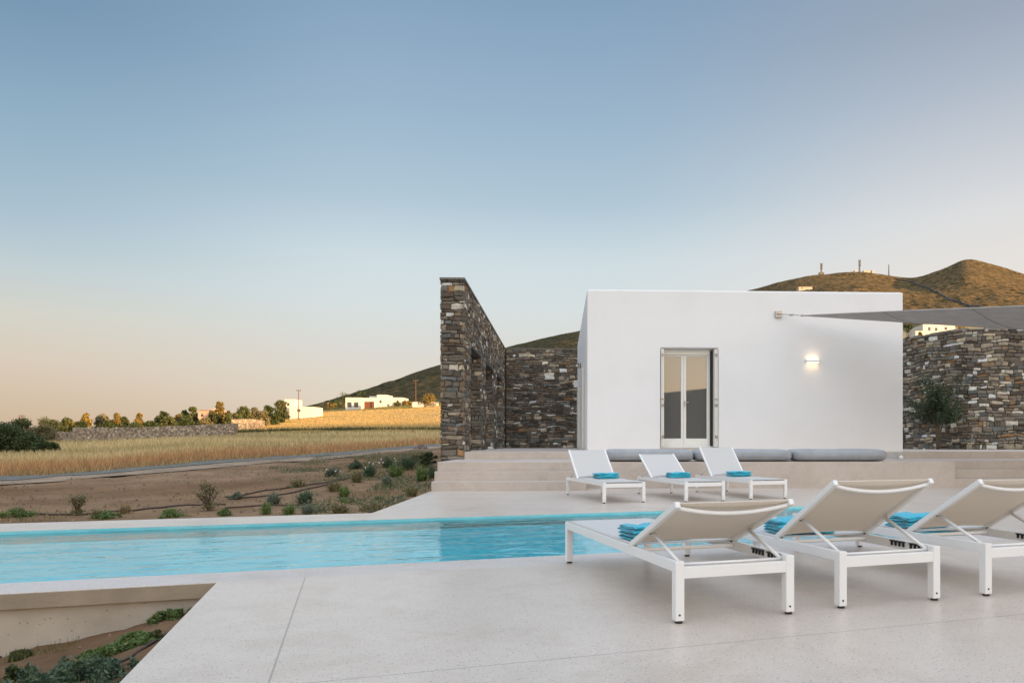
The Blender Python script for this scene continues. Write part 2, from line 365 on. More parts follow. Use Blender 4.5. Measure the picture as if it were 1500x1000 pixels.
def pchip(x, y, q):
    h = np.diff(x); d = np.diff(y)/h; m = np.zeros_like(y, float)
    for i in range(1, len(x)-1):
        if d[i-1]*d[i] > 0:
            w1 = 2*h[i]+h[i-1]; w2 = h[i]+2*h[i-1]; m[i] = (w1+w2)/(w1/d[i-1]+w2/d[i])
    m[0] = d[0]; m[-1] = d[-1]
    k = np.clip(np.searchsorted(x, q)-1, 0, len(x)-2); tt = (q-x[k])/h[k]
    return ((2*tt**3-3*tt**2+1)*y[k]+(tt**3-2*tt**2+tt)*h[k]*m[k]+(-2*tt**3+3*tt**2)*y[k+1]+(tt**3-tt**2)*h[k]*m[k+1])
for k_, (x_, zz_) in enumerate(TX):      # keep the visible crest on the 900 m line
    z9 = zz_[17]; ins = [(z9-.92)*740/900*.94+.92, (z9-.92)*830/900*.975+.92]
    zz_ = [min(v, (z9-.92)*d/900*.93+.92) if 400 < d < 700 and x_ > 600 else v for v, d in zip(zz_, DD)]
    TX[k_] = (x_, zz_[:17]+ins+zz_[17:] if x_ > 600 else zz_[:17]+[zz_[16]*.6+z9*.4, zz_[16]*.25+z9*.75]+zz_[17:])
DD = np.insert(DD, 17, [740, 830])
LD = np.log(DD+10); QD = np.linspace(np.log(10), np.log(3010), 420); QX = np.linspace(-900, 2600, 701)
tmp = np.array([pchip(LD, np.array(z, float), QD) for _, z in TX])            # columns x depth
XS = np.array([x for x, _ in TX], float)
GZ = np.array([pchip(XS, tmp[:, j], QX) for j in range(len(QD))]).T           # QX x QD
def vnoise(x, y, seed=0):
    xi = np.floor(x).astype(int); yi = np.floor(y).astype(int); fx = x-xi; fy = y-yi; fx = fx*fx*(3-2*fx); fy = fy*fy*(3-2*fy)
    def hsh(a, b): v = np.sin(a*127.1+b*311.7+seed*17.3)*43758.5453; return v-np.floor(v)
    return (hsh(xi, yi)*(1-fx)+hsh(xi+1, yi)*fx)*(1-fy)+(hsh(xi, yi+1)*(1-fx)+hsh(xi+1, yi+1)*fx)*fy-.5
def tz(px, D):
    px = np.asarray(px, float); D = np.asarray(D, float)
    a = np.clip((px+900)/5, 0, 699.999); b = np.clip((np.log(D+10)-QD[0])/(QD[1]-QD[0]), 0, 418.999)
    i = a.astype(int); j = b.astype(int); fa = a-i; fb = b-j
    z = (GZ[i, j]*(1-fa)+GZ[i+1, j]*fa)*(1-fb)+(GZ[i, j+1]*(1-fa)+GZ[i+1, j+1]*fa)*fb
    X = (px-CX)*D/F
    z = z+np.clip((D-7)/10, 0, 1)*(vnoise(X*.9, D*.9)*.05+vnoise(X*3, D*3, 5)*.03)*np.clip(40/D, 0, 1)
    z = z+np.clip((D-60)/120, 0, 1)*vnoise(X*.05, D*.05, 2)*.7+np.clip((D-250)/300, 0, 1)*(vnoise(X*.012, D*.012, 3)*6+vnoise(X*.04, D*.03, 4)*3+vnoise(X*.12, D*.09, 14)*2.2+vnoise(X*.33, D*.2, 15)*1.5)*np.clip((820-D)/350, .22, .8)
    return z
def tw(X, D): return float(tz(CX+F*X/D, D))
def seat(px, y, dmin=8, dmax=1000):
    """the point of the terrain seen at (px, y)"""
    Ds = np.exp(np.linspace(math.log(dmin), math.log(dmax), 3000)); zz = tz(np.full_like(Ds, px), Ds); yy = HY+(H-zz)*F/Ds
    k = np.argmax(yy <= y) if (yy <= y).any() else int(np.argmin(yy)); D = float(Ds[k])
    return Vector(((px-CX)*D/F, D, float(zz[k])))
# depth of the three zones' borders
ROAD = [(-46, -10, -.3), (-26, 2, -.2), (-19.5, 10.2, 0), (-15.6, 19.3, 0), (-13.55, 26.6, 0), (-10.2, 41, 0), (-6, 56, 0), (2, 80, 0)]
def road_D(X):  # centre depth of the road for a given X
    xs = [p[0] for p in ROAD]; return np.interp(X, xs, [p[1] for p in ROAD])
def terrain(name, Ds, mat, colf, pxs):
    G, Dg = np.meshgrid(pxs, np.arange(len(Ds)), indexing='ij')
    D0 = np.array([max(2.5, (PC.y+4.45*p1.y+0*0)) for _ in pxs])
    # first row lies under the far coping of the pool
    k = (pxs-CX)/F; O = P(0, 4.5); D0 = (O.y-O.x*p2.y/p2.x)/(1-k*p2.y/p2.x); D0 = np.where((k*p2.y/p2.x < .9) & (D0 > 0), D0, 13); D0 = np.clip(D0, 2.0, 13)
    Dv = np.array(Ds); DM = np.maximum(Dv[None, :], 0)*np.ones((len(pxs), 1))
    if Ds[0] < 10:
        u = (Dv-Ds[0])/(22-Ds[0]); DM = np.where(u[None, :] < 1, D0[:, None]+(22-D0[:, None])*u[None, :], Dv[None, :])
    PXm = np.repeat(pxs[:, None], len(Ds), 1)
    Z = tz(PXm, DM); X = (PXm-CX)*DM/F
    V = np.stack([X, DM, Z], -1).reshape(-1, 3); n, m = len(pxs), len(Ds)
    i, j = np.meshgrid(np.arange(n-1), np.arange(m-1), indexing='ij'); a = (i*m+j).ravel()
    Fc = np.stack([a, a+m, a+m+1, a+1], 1)
    return npmesh(name, V, Fc, mat, None, colf(X.ravel(), DM.ravel(), PXm.ravel()) if colf else None, True)
def gcol(X, D, px):
    soil = np.array([.25, .145, .075]); soil2 = np.array([.33, .215, .13]); red = np.array([.36, .21, .10]); yel = np.array([.50, .40, .22]); gold = np.array([.56, .42, .20]); grn = np.array([.11, .12, .05])
    rd = road_D(X); n = vnoise(X*.25, D*.25, 9)+.5; n2 = vnoise(X*.8, D*.5, 8)+.5
    n3 = np.clip(vnoise(X*.10, D*.45, 41)*1.6+vnoise(X*.5, D*1.3, 42)*.7+.5, 0, 1); c = soil*.92+(soil2*1.12-soil)*(n2*.35+n3*.65)[:, None]
    t1 = np.clip((rd-D)/3, 0, 1)[:, None]; c = np.where(t1 < 1, c*t1+soil2*1.0*(1-t1), c)
    far = D > rd
    cf = red+(yel-red)*np.clip((D-rd-8+8*n)/26, 0, 1)[:, None]
    cf = cf+(gold-cf)*np.clip((D-78)/14, 0, 1)[:, None]
    st = np.exp(-((D-83+4*n)/4)**2)*np.clip((px-330)/40, 0, 1)*np.clip((575-px)/70, 0.15, 1); cf = cf+(grn-cf)*(st*.9)[:, None]
    cf = cf+(grn-cf)*(np.clip((vnoise(X*.06, D*.12, 12)-.12)*5, 0, 1)*.55)[:, None]
    cf = cf+(np.array([.13, .12, .05])-cf)*np.clip((D-185)/20, 0, 1)[:, None]
    return np.where(far[:, None], cf, c)
Dn = list(np.linspace(7, 22, 70))+list(np.exp(np.linspace(math.log(22.4), math.log(235), 130)))
g = terrain('ground', Dn, M['soil'], gcol, np.linspace(-900, 2600, 560)); tag(g, kind='structure')
Dh = list(np.exp(np.linspace(math.log(234), math.log(960), 260)))+list(np.exp(np.linspace(math.log(975), math.log(2900), 40)))
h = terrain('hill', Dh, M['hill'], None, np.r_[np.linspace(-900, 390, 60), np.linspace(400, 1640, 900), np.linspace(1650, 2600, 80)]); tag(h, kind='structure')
# flat plain far below and all round, and the ridge behind the viewer that shades the terrace
mb = MB(); mb.add([(-4000, -4000, -2.5), (4000, -4000, -2.5), (4000, 4000, -2.5), (-4000, 4000, -2.5)], [(0, 1, 2, 3)])
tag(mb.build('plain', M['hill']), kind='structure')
q1 = Vector((-math.sin(SAZ), math.cos(SAZ), 0)); q2 = Vector((math.cos(SAZ), math.sin(SAZ), 0))
V = []; nx, ny = 160, 16
for i in range(nx):
    a = -900+1800*i/(nx-1)
    for j in range(ny):
        b = -250+(j-8)*14; hh = 28.5+float(vnoise(np.array(a*.006), np.array(1.5), 6))*5
        z = -2.6+(hh+2.6)*max(0, 1-abs(j-8)/8)**1.3; p = q2*a+q1*b; V.append((p.x, p.y, z))
V = np.array(V); i, j = np.meshgrid(np.arange(nx-1), np.arange(ny-1), indexing='ij'); a = (i*ny+j).ravel()
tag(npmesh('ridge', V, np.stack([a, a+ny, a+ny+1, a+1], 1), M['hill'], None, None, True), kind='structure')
# gravel road with its pale dusty verge
def ribbon(name, off0, off1, mat, lift):
    pts = []
    xs = [p[0] for p in ROAD]
    for k in range(161):
        X = -46+48*k/160
        if X > 1: break
        D = float(road_D(X)); X2 = X+.3; dd = Vector((.3, float(road_D(X2))-D, 0)).normalized(); nn = Vector((-dd.y, dd.x, 0))
        pts.append((Vector((X, D, 0)), nn))
    V = []; m = 7
    for p, nn in pts:
        for j in range(m):
            o = off0+(off1-off0)*j/(m-1); wob = .25*float(vnoise(np.array(p.y*.5), np.array(o), 3)) if j in (0, m-1) else 0
            q = p+nn*(o+wob); z = tw(q.x, max(q.y, 3)) if q.y > 3 else -.2
            V.append((q.x, q.y, z+lift))
    n = len(pts); i, j = np.meshgrid(np.arange(n-1), np.arange(m-1), indexing='ij'); a = (i*m+j).ravel()
    tag(npmesh(name, np.array(V), np.stack([a, a+1, a+m+1, a+m], 1), mat, None, None, True), kind='structure')
ribbon('road', -1.0, .9, M['gravel'], .03)
ribbon('track', -2.6, -.9, M['track'], .018)

# ------------------------------------------------------------------ grass (uncountable)
def blades(name, X, D, hgt, wid, cols, base=None):
    n = len(X); px = CX+F*X/D; z = tz(px, D)-.02 if base is None else base
    ang = RNG.uniform(0, math.pi, n); dx = np.cos(ang)*wid/2; dy = np.sin(ang)*wid/2; lean = RNG.normal(0, .22, (n, 2))*hgt[:, None]
    V = np.empty((n, 3, 3)); V[:, 0] = np.stack([X-dx, D-dy, z], 1); V[:, 1] = np.stack([X+dx, D+dy, z], 1); V[:, 2] = np.stack([X+lean[:, 0], D+lean[:, 1], z+hgt], 1)
    return npmesh(name, V.reshape(-1, 3), np.arange(3*n).reshape(n, 3), M['blade'], None, cols)
bm_ = N('grass_blade'); at = bm_.n('Attribute'); at.attribute_name = 'col'; bm_.base(at.outputs['Color']); bm_.set(Roughness=.9, **{'Specular_IOR_Level': .1})
tr = bm_.n('BsdfTranslucent'); bm_.l(at.outputs['Color'], tr.inputs['Color']); mx = bm_.n('MixShader'); mx.inputs[0].default_value = .3
bm_.l(bm_.b.outputs[0], mx.inputs[1]); bm_.l(tr.outputs[0], mx.inputs[2]); bm_.l(mx.outputs[0], bm_.out.inputs[0]); M['blade'] = bm_.m
n = 90000; px = RNG.uniform(-250, 650, n); D = np.exp(RNG.uniform(math.log(20), math.log(76), n)); X = (px-CX)*D/F
keep = (D > road_D(X)+1.1+1.2*(vnoise(X*.7, D*.4, 31)+.5)); X, D, px = X[keep], D[keep], px[keep]; n = len(X)
rel = np.clip((D-road_D(X)-9)/20+.5*vnoise(X*.2, D*.2, 4), 0, 1)[:, None]
cols = np.array([.56, .33, .16])*(1-rel)+np.array([.66, .52, .28])*rel
cols = cols*(RNG.uniform(.55, 1.25, n)[:, None]); gm = np.clip((vnoise(X*.10, D*.28, 21)+.35*vnoise(X*.9, D*.9, 22)-.12)*5, 0, 1)[:, None]*np.clip((D-road_D(X)-5)/8, 0, 1)[:, None]; cols = cols*(1-gm*.4)+gm*.4*np.array([.22, .21, .09])
edge = np.clip(1.6-(D-road_D(X))/2.5, 0, 1)[:, None]; cols = cols*(1-edge)+np.array([.52, .43, .22])*edge*RNG.uniform(.5, 1.1, n)[:, None]
tag(blades('dry_grass', X, D, RNG.uniform(.14, .44, n)*(1-.5*edge[:, 0]), .025+D*.0008, cols), 'tall rusty and straw dry grass growing beyond the gravel road', 'grass', None, 'stuff')
n = 120000; px = RNG.uniform(300, 700, n); D = np.exp(RNG.uniform(math.log(76), math.log(205), n)); X = (px-CX)*D/F
cols = np.array([.52, .38, .16])*RNG.uniform(.6, 1.15, n)[:, None]; gm = vnoise(X*.06, D*.12, 12) > .2; cols[gm] *= np.array([.5, .62, .5])
st = np.abs(D-83+4*vnoise(X*.25, D*.25, 9)) < 4.4*np.clip((590-px)/90, .2, 1)*(.7+vnoise(X*.15, D*0, 77)); st &= px > 340; cols[st] = np.array([.09, .10, .045])*RNG.uniform(.5, 1.3, st.sum())[:, None]
hg = RNG.uniform(.06, .24, n); hg[st] *= 2.2
tag(blades('straw_field', X, D, hg, 0.03+D*.0005, cols), 'golden sunlit straw stubble covering the rising field', 'field', None, 'stuff')

# ------------------------------------------------------------------ deck, steps, terrace
def pobj(name, mb, mat, **kw):                 # an object whose local frame is the pool's
    o = mb.build(name, mat, **kw); o.location = PC; o.rotation_euler = (0, 0, PA); return o
def bobj(name, mb, mat, parent=None, **kw):    # an object whose local frame is the building's
    o = mb.build(name, mat, parent, **kw)
    if not parent: o.location = BO; o.rotation_euler = (0, 0, BA)
    return o
S1 = 7.42; R0, R1, RO = .40, 3.82, 4.70; SL = -10
def lineuv(u=None, v=None, s=None, r=None):    # intersections in pool coordinates
    pass
def meet(a, da, b, db):
    M2 = np.array([[da.x, -db.x], [da.y, -db.y]]); tt = np.linalg.solve(M2, np.array([b.x-a.x, b.y-a.y])); return a+da*float(tt[0])
UE = -3.29; VB = -2.45
A1 = meet(B(UE, 0), b1, P(0, RO), p2); A2 = B(UE, VB); A3 = meet(B(0, VB), b2, P(S1, 0), p1); A4 = meet(B(0, VB), b2, P(20, 0), p1)
mb = MB()
mb.prism([(0, -9), (20, -9), (20, 0), (0, 0)], -.14, 0)
mb.prism([(S1, 0), (20, 0), toP(A4), toP(A3), (S1, R1), (S1, R0)], -.14, 0)
mb.prism([(SL, R1), (S1, R1), toP(A3), toP(A2), toP(A1), (SL, RO)], -.14, 0)
tag(pobj('pool_deck', mb, M['deck']), kind='structure')
mb = MB(); mb.box((SL, 0, -.10), (S1, R0, 0)); fb = MB(); fb.box((SL, -.012, -.098), (-.002, -.001, -.006)); tag(pobj('coping_face', fb, M['fascia']), kind='structure')
tag(pobj('pool_coping', mb, M['coping'], bevel=.004), kind='structure')
mb = MB()
mb.box((SL, .03, -1.6), (S1, R0-.004, -.104)); mb.box((0.05, -9, -1), (.25, .025, -.144)); mb.box((SL, R1+.004, -1.6), (S1, RO-.1, -.144))
tag(pobj('pool_wall', mb, M['concrete']), kind='structure')
mb = MB(); z0 = -1.25
mb.add([(SL, R0, -.006), (S1, R0, -.006), (S1, R1, -.006), (SL, R1, -.006), (SL, R0, z0), (S1, R0, z0), (S1, R1, z0), (SL, R1, z0)],
       [(4, 5, 6, 7), (0, 4, 5, 1)[::-1], (1, 5, 6, 2)[::-1], (2, 6, 7, 3)[::-1], (3, 7, 4, 0)[::-1]])
tag(pobj('pool_basin', mb, M['basin']), kind='structure')
mb = MB(); mb.add([(SL, R0, -.035), (S1, R0, -.035), (S1, R1, -.035), (SL, R1, -.035)], [(0, 1, 2, 3)])
tag(pobj('water', mb, M['water']), kind='structure')
# earth bed below the deck, lower left
V = []; nx, ny = 90, 90
def bedz(s, r):
    a = max(0, -s); z = -.15-.25*min(1.6, a/1.2)**.9-.03*max(0, -r-1)*0
    return z+.03*float(vnoise(np.array(s*4.), np.array(r*4.), 1))+.025*float(vnoise(np.array(s*11.), np.array(r*11.), 2))
for i in range(nx):
    s_ = -9+9.1*i/(nx-1); s_ = .1-(9.1)*((nx-1-i)/(nx-1))**1.6
    for j in range(ny):
        r_ = .06-8*((ny-1-j)/(ny-1))**1.3; V.append((*P(s_, r_).xy, bedz(s_, r_)))
V = np.array(V); i, j = np.meshgrid(np.arange(nx-1), np.arange(ny-1), indexing='ij'); a = (i*ny+j).ravel()
tag(npmesh('garden_soil', V, np.stack([a, a+ny, a+ny+1, a+1], 1), M['soil'], None, np.tile([.21, .13, .075], (len(V), 1)), True), kind='structure')
# steps and terrace (building frame)
mb = MB(); VL = -2.69; V1, V2 = VL-.70, VL-.35; US = -.30; UR = toB(ray(1398, 700, 15.3))[0]
mb.box((UE, V1, -.3), (US, 0-.003, LZ/3)); mb.box((UE, V2, LZ/3), (US, -.003, LZ*2/3))
tag(bobj('garden_steps', mb, M['step'], bevel=.003), kind='structure')
mb = MB()
mb.box((UE, VL, LZ*2/3+.001), (US, -.003, LZ)); mb.box((US, VL, -.3), (UR, -.003, LZ))
mb.box((UR, VL, -.3), (22, -.003, LZ/3)); mb.box((UR, VL+.35, LZ/3), (22, -.003, LZ*2/3)); mb.box((UR, VL+.70, LZ*2/3), (22, -.003, LZ))
tag(bobj('terrace', mb, M['step'], bevel=.006), kind='structure')
mb = MB(); mb.prism([(-3.1, 0), (22, 0), (22, 14), (-3.7, 14), (-3.7, .6), (-3.1, .6)], -.2, UZ)
tag(bobj('upper_terrace', mb, M['step'], bevel=.006), kind='structure')

# ------------------------------------------------------------------ stone walls
PAL = [((.085, .075, .062), 5), ((.12, .105, .09), 5), ((.16, .145, .125), 4), ((.075, .058, .045), 4), ((.15, .11, .075), 3), ((.22, .19, .15), 2.5), ((.22, .13, .065), .6), ((.12, .13, .13), 2), ((.52, .49, .44), 1.7), ((.34, .30, .23), 1.0)]
PW = np.array([p[1] for p in PAL], float); PW /= PW.sum()
def scol(bright=1):
    c = np.array(PAL[RNG.choice(len(PAL), p=PW)][0])*RNG.uniform(.7, 1.35)*bright*np.array([1.44, 1.39, 1.28]); return tuple(np.minimum(c, .75))
def warp(x_, y_, z0, z1):
    return y_+(.028*math.sin(x_*1.9+y_*2.3)+.016*math.sin(x_*4.9-y_*1.7)+.008*math.sin(x_*11+y_*5))*max(0, min(1, (y_-z0)/.25, (z1-y_)/.25))
def panel(mb, pos, L, z0, z1, rh=(.06, .16), rw=(.11, .42), prot=.04, wav=0):
    """lay rough stones over a vertical strip; pos(s, z, off) -> world"""
    z = z0
    while z < z1-.02:
        hh = RNG.uniform(*rh)
        if z+hh > z1-.05: hh = z1-z
        s = 0
        while s < L-.01:
            ww = RNG.uniform(*rw)
            if RNG.random() < .25: ww *= .5
            if s+ww > L-.08: ww = L-s
            subs = [(z, hh)]
            if hh > .14 and RNG.random() < .45:
                k = RNG.uniform(.35, .65); subs = [(z, hh*k), (z+hh*k, hh*(1-k))]
            for (zz, h2) in subs:
                g = .006; jt = lambda k=.014: RNG.uniform(-k, k)
                o = RNG.uniform(.15, 1)*prot; q = min(.024, h2*.24, ww*.2); col = scol(); jh = min(.02, h2*.2)
                a = [(s+g, zz+g), (s+ww*RNG.uniform(.3, .7), zz+g+jt(jh)*.6), (s+ww-g, zz+g), (s+ww-g+jt(.010), zz+h2*.5), (s+ww-g, zz+h2-g), (s+ww*RNG.uniform(.3, .7), zz+h2-g+jt(jh)*.6), (s+g, zz+h2-g), (s+g+jt(.010), zz+h2*.5)]
                a = [(x_+(jt(.016) if i_ % 2 == 0 else 0), y_+(jt(jh) if i_ % 2 == 0 else 0)) for i_, (x_, y_) in enumerate(a)]
                a = [(min(max(x_, 0), L), min(max(warp(x_, y_, z0, z1), z0), z1)) for x_, y_ in a]
                c = (sum(p_[0] for p_ in a)/8, sum(p_[1] for p_ in a)/8)
                inn = []
                for x_, y_ in a:
                    dx, dy = c[0]-x_, c[1]-y_; inn.append((x_+math.copysign(min(abs(dx), q*RNG.uniform(.5, 1.7)), dx), y_+math.copysign(min(abs(dy), q*RNG.uniform(.5, 1.7)), dy)))
                tl, tm = jt(.010), jt(.010)
                vs = [pos(x_, y_, 0) for x_, y_ in a]+[pos(p_[0]*.75+i_[0]*.25, p_[1]*.75+i_[1]*.25, o*.62) for p_, i_ in zip(a, inn)]+[pos(x_, y_, o+tl*(x_-c[0])/ww*2+tm*(y_-c[1])/h2*2) for x_, y_ in inn]
                fs = []
                for k in range(8):
                    k2 = (k+1) % 8; fs += [(k, k2, 8+k2, 8+k), (8+k, 8+k2, 16+k2, 16+k)]
                mb.add(vs, fs+[tuple(range(16, 24))], col)
            s += ww
        z += hh
WZ = 4.88; WI, WO = -3.10, -3.68; WD = 13.0
wt = empty('stone_wall', B(WI, 0, LZ)); tag(wt, 'tall free-standing stone wall with three doorways, rising left of the steps', 'stone wall')
def face(u0, v0, du, dv):                   # panel in the building frame, outward normal to the right of travel
    nu, nv = dv, -du
    return lambda s, z, o: B(u0+du*s+nu*o, v0+dv*s+nv*o, z)-wt.location
OP = [(1.6, 3.8), (5.2, 7.6), (9.2, 11.4)]; OH = 3.42; e = .04
core = MB()
cm = lambda u0, v0, z0, u1, v1, z1: core.add([B(u, v, z)-wt.location for z in (z0, z1) for u, v in ((u0, v0), (u1, v0), (u1, v1), (u0, v1))], [(3, 2, 1, 0), (4, 5, 6, 7), (0, 1, 5, 4), (1, 2, 6, 5), (2, 3, 7, 6), (3, 0, 4, 7)])
vs_ = [0]+[x for o in OP for x in o]+[WD]
for k in range(0, len(vs_), 2): cm(WO+e, vs_[k]+e, 0, WI-e, vs_[k+1]-(e if k < len(vs_)-2 else 0), OH)
cm(WO+e, e, OH+e, WI-e, WD, WZ-.05)
core.build('wall_core', M['mortar'], wt)
st = MB()
for k in range(0, len(vs_), 2):
    a, b = vs_[k], vs_[k+1]
    panel(st, face(WI-e, a, 0, 1), b-a, UZ, OH); panel(st, face(WO+e, b, 0, -1), b-a, 0, OH)
    panel(st, face(WO, a+e, 1, 0), WI-WO, LZ-.02 if k == 0 else UZ, OH)
    if k < len(vs_)-2: panel(st, face(WI, b-e, -1, 0), WI-WO, UZ, OH)
panel(st, face(WI-e, 0, 0, 1), WD, OH, WZ-.04); panel(st, face(WO+e, WD, 0, -1), WD, OH, WZ-.04); panel(st, face(WO, e, 1, 0), WI-WO, OH, WZ-.04)
st.build('stone_facing', M['stone'], wt, usecol=True)
cap = MB()
s = 0
while s < WD:
    l = RNG.uniform(.35, .8); l = min(l, WD-s); cap.add([B(u, v, z)-wt.location for z in (WZ-.05, WZ) for u, v in ((WO-.01, s), (WI+.01, s), (WI+.01, s+l-.012), (WO-.01, s+l-.012))], [(3, 2, 1, 0), (4, 5, 6, 7), (0, 1, 5, 4), (1, 2, 6, 5), (2, 3, 7, 6), (3, 0, 4, 7)], tuple(np.array([.19, .175, .15])*RNG.uniform(.8, 1.2))); s += l
cap.build('capstones', M['stone'], wt, usecol=True)
# lintel undersides
li = MB()
for a, b in OP: li.add([B(u, v, OH+z)-wt.location for z in (-.02, .05) for u, v in ((WO+.005, a), (WI-.005, a), (WI-.005, b), (WO+.005, b))], [(3, 2, 1, 0), (4, 5, 6, 7), (0, 1, 5, 4), (1, 2, 6, 5), (2, 3, 7, 6), (3, 0, 4, 7)])
lo = li.build('lintel', M['mortar'], wt)
# back wall
bw = empty('stone_wall', B(WI, WD, UZ)); tag(bw, 'dark stone wall closing the courtyard between the tall wall and the white building', 'stone wall')
st = MB(); f = lambda s, z, o: B(WI+.03+s, WD-o, z)-bw.location
panel(st, f, 8.0, UZ, WZ-.05, (.06, .15), (.12, .42)); st.build('stone_facing', M['stone'], bw, usecol=True)
co_ = MB(); co_.add([B(u, v, z)-bw.location for z in (.3, WZ-.05) for u, v in ((WI-.5, WD+.002), (5, WD+.002), (5, WD+.55), (WI-.5, WD+.55))], [(3, 2, 1, 0), (4, 5, 6, 7), (0, 1, 5, 4), (1, 2, 6, 5), (2, 3, 7, 6), (3, 0, 4, 7)]); co_.build('wall_core', M['mortar'], bw)
co_ = MB(); co_.add([B(u, v, z)-bw.location for z in (WZ-.05, WZ+.0) for u, v in ((WI+.01, WD-.04), (5, WD-.04), (5, WD+.57), (WI+.01, WD+.57))], [(3, 2, 1, 0), (4, 5, 6, 7), (0, 1, 5, 4), (1, 2, 6, 5), (2, 3, 7, 6), (3, 0, 4, 7)], (.19, .175, .15)); co_.build('capstones', M['stone'], bw, usecol=True)
# curved wall at the right
ctl = [(1285, 28.2), (1323, 26.6), (1370, 25.0), (1424, 24.0), (1500, 23.9), (1600, 24.3), (1750, 25.2)]
cp = np.array([[(x-CX)*D/F, D] for x, D in ctl]); tt = np.arange(len(ctl)); qq = np.linspace(0, len(ctl)-1, 160)
cur = np.stack([pchip(tt.astype(float), cp[:, 0], qq), pchip(tt.astype(float), cp[:, 1], qq)], 1); seg = np.r_[0, np.cumsum(np.hypot(*np.diff(cur, axis=0).T))]
rw_ = empty('stone_wall', (cur[60][0], cur[60][1], UZ)); tag(rw_, 'curved stone wall right of the white building, flecked with pale stones, behind the sapling', 'stone wall')
def cpos(s, z, o):
    x = np.interp(s, seg, cur[:, 0]); y = np.interp(s, seg, cur[:, 1]); x2 = np.interp(s+.05, seg, cur[:, 0]); y2 = np.interp(s+.05, seg, cur[:, 1]); x1 = np.interp(s-.05, seg, cur[:, 0]); y1 = np.interp(s-.05, seg, cur[:, 1])
    d = Vector((x2-x1, y2-y1, 0)).normalized(); return Vector((x+d.y*o, y-d.x*o, z))-rw_.location
st = MB(); PW2 = PW.copy(); PW = PW*np.array([1, 1.4, 1.8, .8, 1, 2.2, 1, 1.8, 3.4, 3.0]); PW /= PW.sum()
panel(st, cpos, seg[-1]-.1, UZ, 4.66, (.07, .18), (.12, .42), .06); st.build('stone_facing', M['stone'], rw_, usecol=True); PW = PW2
co_ = MB()
ss = np.linspace(0, seg[-1]-.1, 60)
for a, b in zip(ss[:-1], ss[1:]): co_.add([cpos(a, .3, 0), cpos(b, .3, 0), cpos(b, 4.64, 0), cpos(a, 4.64, 0), cpos(a, 4.64, -.6), cpos(b, 4.64, -.6), cpos(a, .3, -.6), cpos(b, .3, -.6)], [(0, 1, 2, 3), (3, 2, 5, 4), (4, 5, 7, 6)])
co_.build('wall_core', M['mortar'], rw_)
cp_ = MB(); s = 0
while s < seg[-1]-.3:
    l = RNG.uniform(.25, .6); o = RNG.uniform(0, .03); hh = RNG.uniform(.03, .07)
    cp_.add([cpos(s, 4.64, .03+o), cpos(s+l-.01, 4.64, .03+o), cpos(s+l-.01, 4.64+hh, .02+o), cpos(s, 4.64+hh, .02+o), cpos(s+l-.01, 4.64+hh, -.6), cpos(s, 4.64+hh, -.6)], [(0, 1, 2, 3), (3, 2, 4, 5)], tuple(np.array([.22, .21, .19])*RNG.uniform(.75, 1.3))); s += l
cp_.build('capstones', M['stone'], rw_, usecol=True)

# ------------------------------------------------------------------ white building
bl = empty('white_building', B(0, 0, LZ), BA); tag(bl, 'plain white cubic building with one tall glazed door facing the pool', 'building')
u0, u1 = Bu(860), Bu(1323); zt = 4.62; a, b = Bu(967.8), Bu(1052); c, d = H-6*17.62/F, H+139.5*17.7/F; z0 = LZ-.05; dep = .34; VD = 9.9
Z = lambda z: z-LZ
xs = [u0, a, b, u1]; zs = [Z(z0), Z(c), Z(d), Z(zt)]
mb = MB(); vs = [(x, 0, z) for z in zs for x in xs]; fs = []
for j in range(3):
    for i in range(3):
        if (i, j) != (1, 1): fs.append((j*4+i, j*4+i+1, (j+1)*4+i+1, (j+1)*4+i))
n0 = len(vs); vs += [(u0, VD, Z(z0)), (u1, VD, Z(z0)), (u1, VD, Z(zt)), (u0, VD, Z(zt))]
fs += [(12, 13, 14, 15, n0+2, n0+3), (3, n0+1, n0+2, 15, 11, 7), (0, 4, 8, 12, n0+3, n0), (n0+1, n0, n0+3, n0+2), (0, n0, n0+1, 3, 2, 1)]
n1 = len(vs); vs += [(a, dep, Z(c)), (b, dep, Z(c)), (b, dep, Z(d)), (a, dep, Z(d))]
fs += [(5, n1, n1+3, 9), (6, 10, n1+2, n1+1), (5, 6, n1+1, n1), (9, n1+3, n1+2, 10), (n1, n1+1, n1+2, n1+3)]
mb.add(vs, fs); mb.build('wall', M['plaster'], bl, bevel=.03, seg=3)
# parapet coping line at the roof
# glazed door: frame set in the niche, two leaves, folded shutters
dr = MB(); fl, fr_ = a+.085, b-.19; zc, zd = Z(c)+.002, Z(d)-.002; y = .22
for lo, hi in (((a+.002, y, zd-.14), (b-.002, y+.10, zd)), ((a+.002, y, zc), (fl, y+.1, zd-.14)), ((fr_, y, zc), (b-.002, y+.1, zd-.14)), ((fl, y, zc), (fr_, y+.10, zc+.04))): dr.box(lo, hi)
do = dr.build('door', M['frame'], bl, bevel=.004)
mid_ = (Bu(999.6)+Bu(1008))/2-.0; 
for x0, x1 in ((fl+.004, mid_-.002), (mid_+.002, fr_-.004)):
    lf = MB(); sw = .062; zb, zt_ = zc+.044, zd-.145
    lf.box((x0, y+.025, zb), (x0+sw*(.4 if x0 < mid_-.5 else 1), y+.075, zt_)); lf.box((x1-sw*(1 if x0 < mid_-.5 else .6), y+.025, zb), (x1, y+.075, zt_))
    lf.box((x0, y+.027, zb), (x1, y+.073, zb+.17)); lf.box((x0, y+.027, zt_-.03), (x1, y+.073, zt_))
    l_ = lf.build('door_leaf', M['frame'], bl, bevel=.003)
    gp = MB(); gp.box((x0+.01, y+.045, zb+.05), (x1-.01, y+.055, zt_-.01)); gp.build('glass_pane', M['glass'], l_)
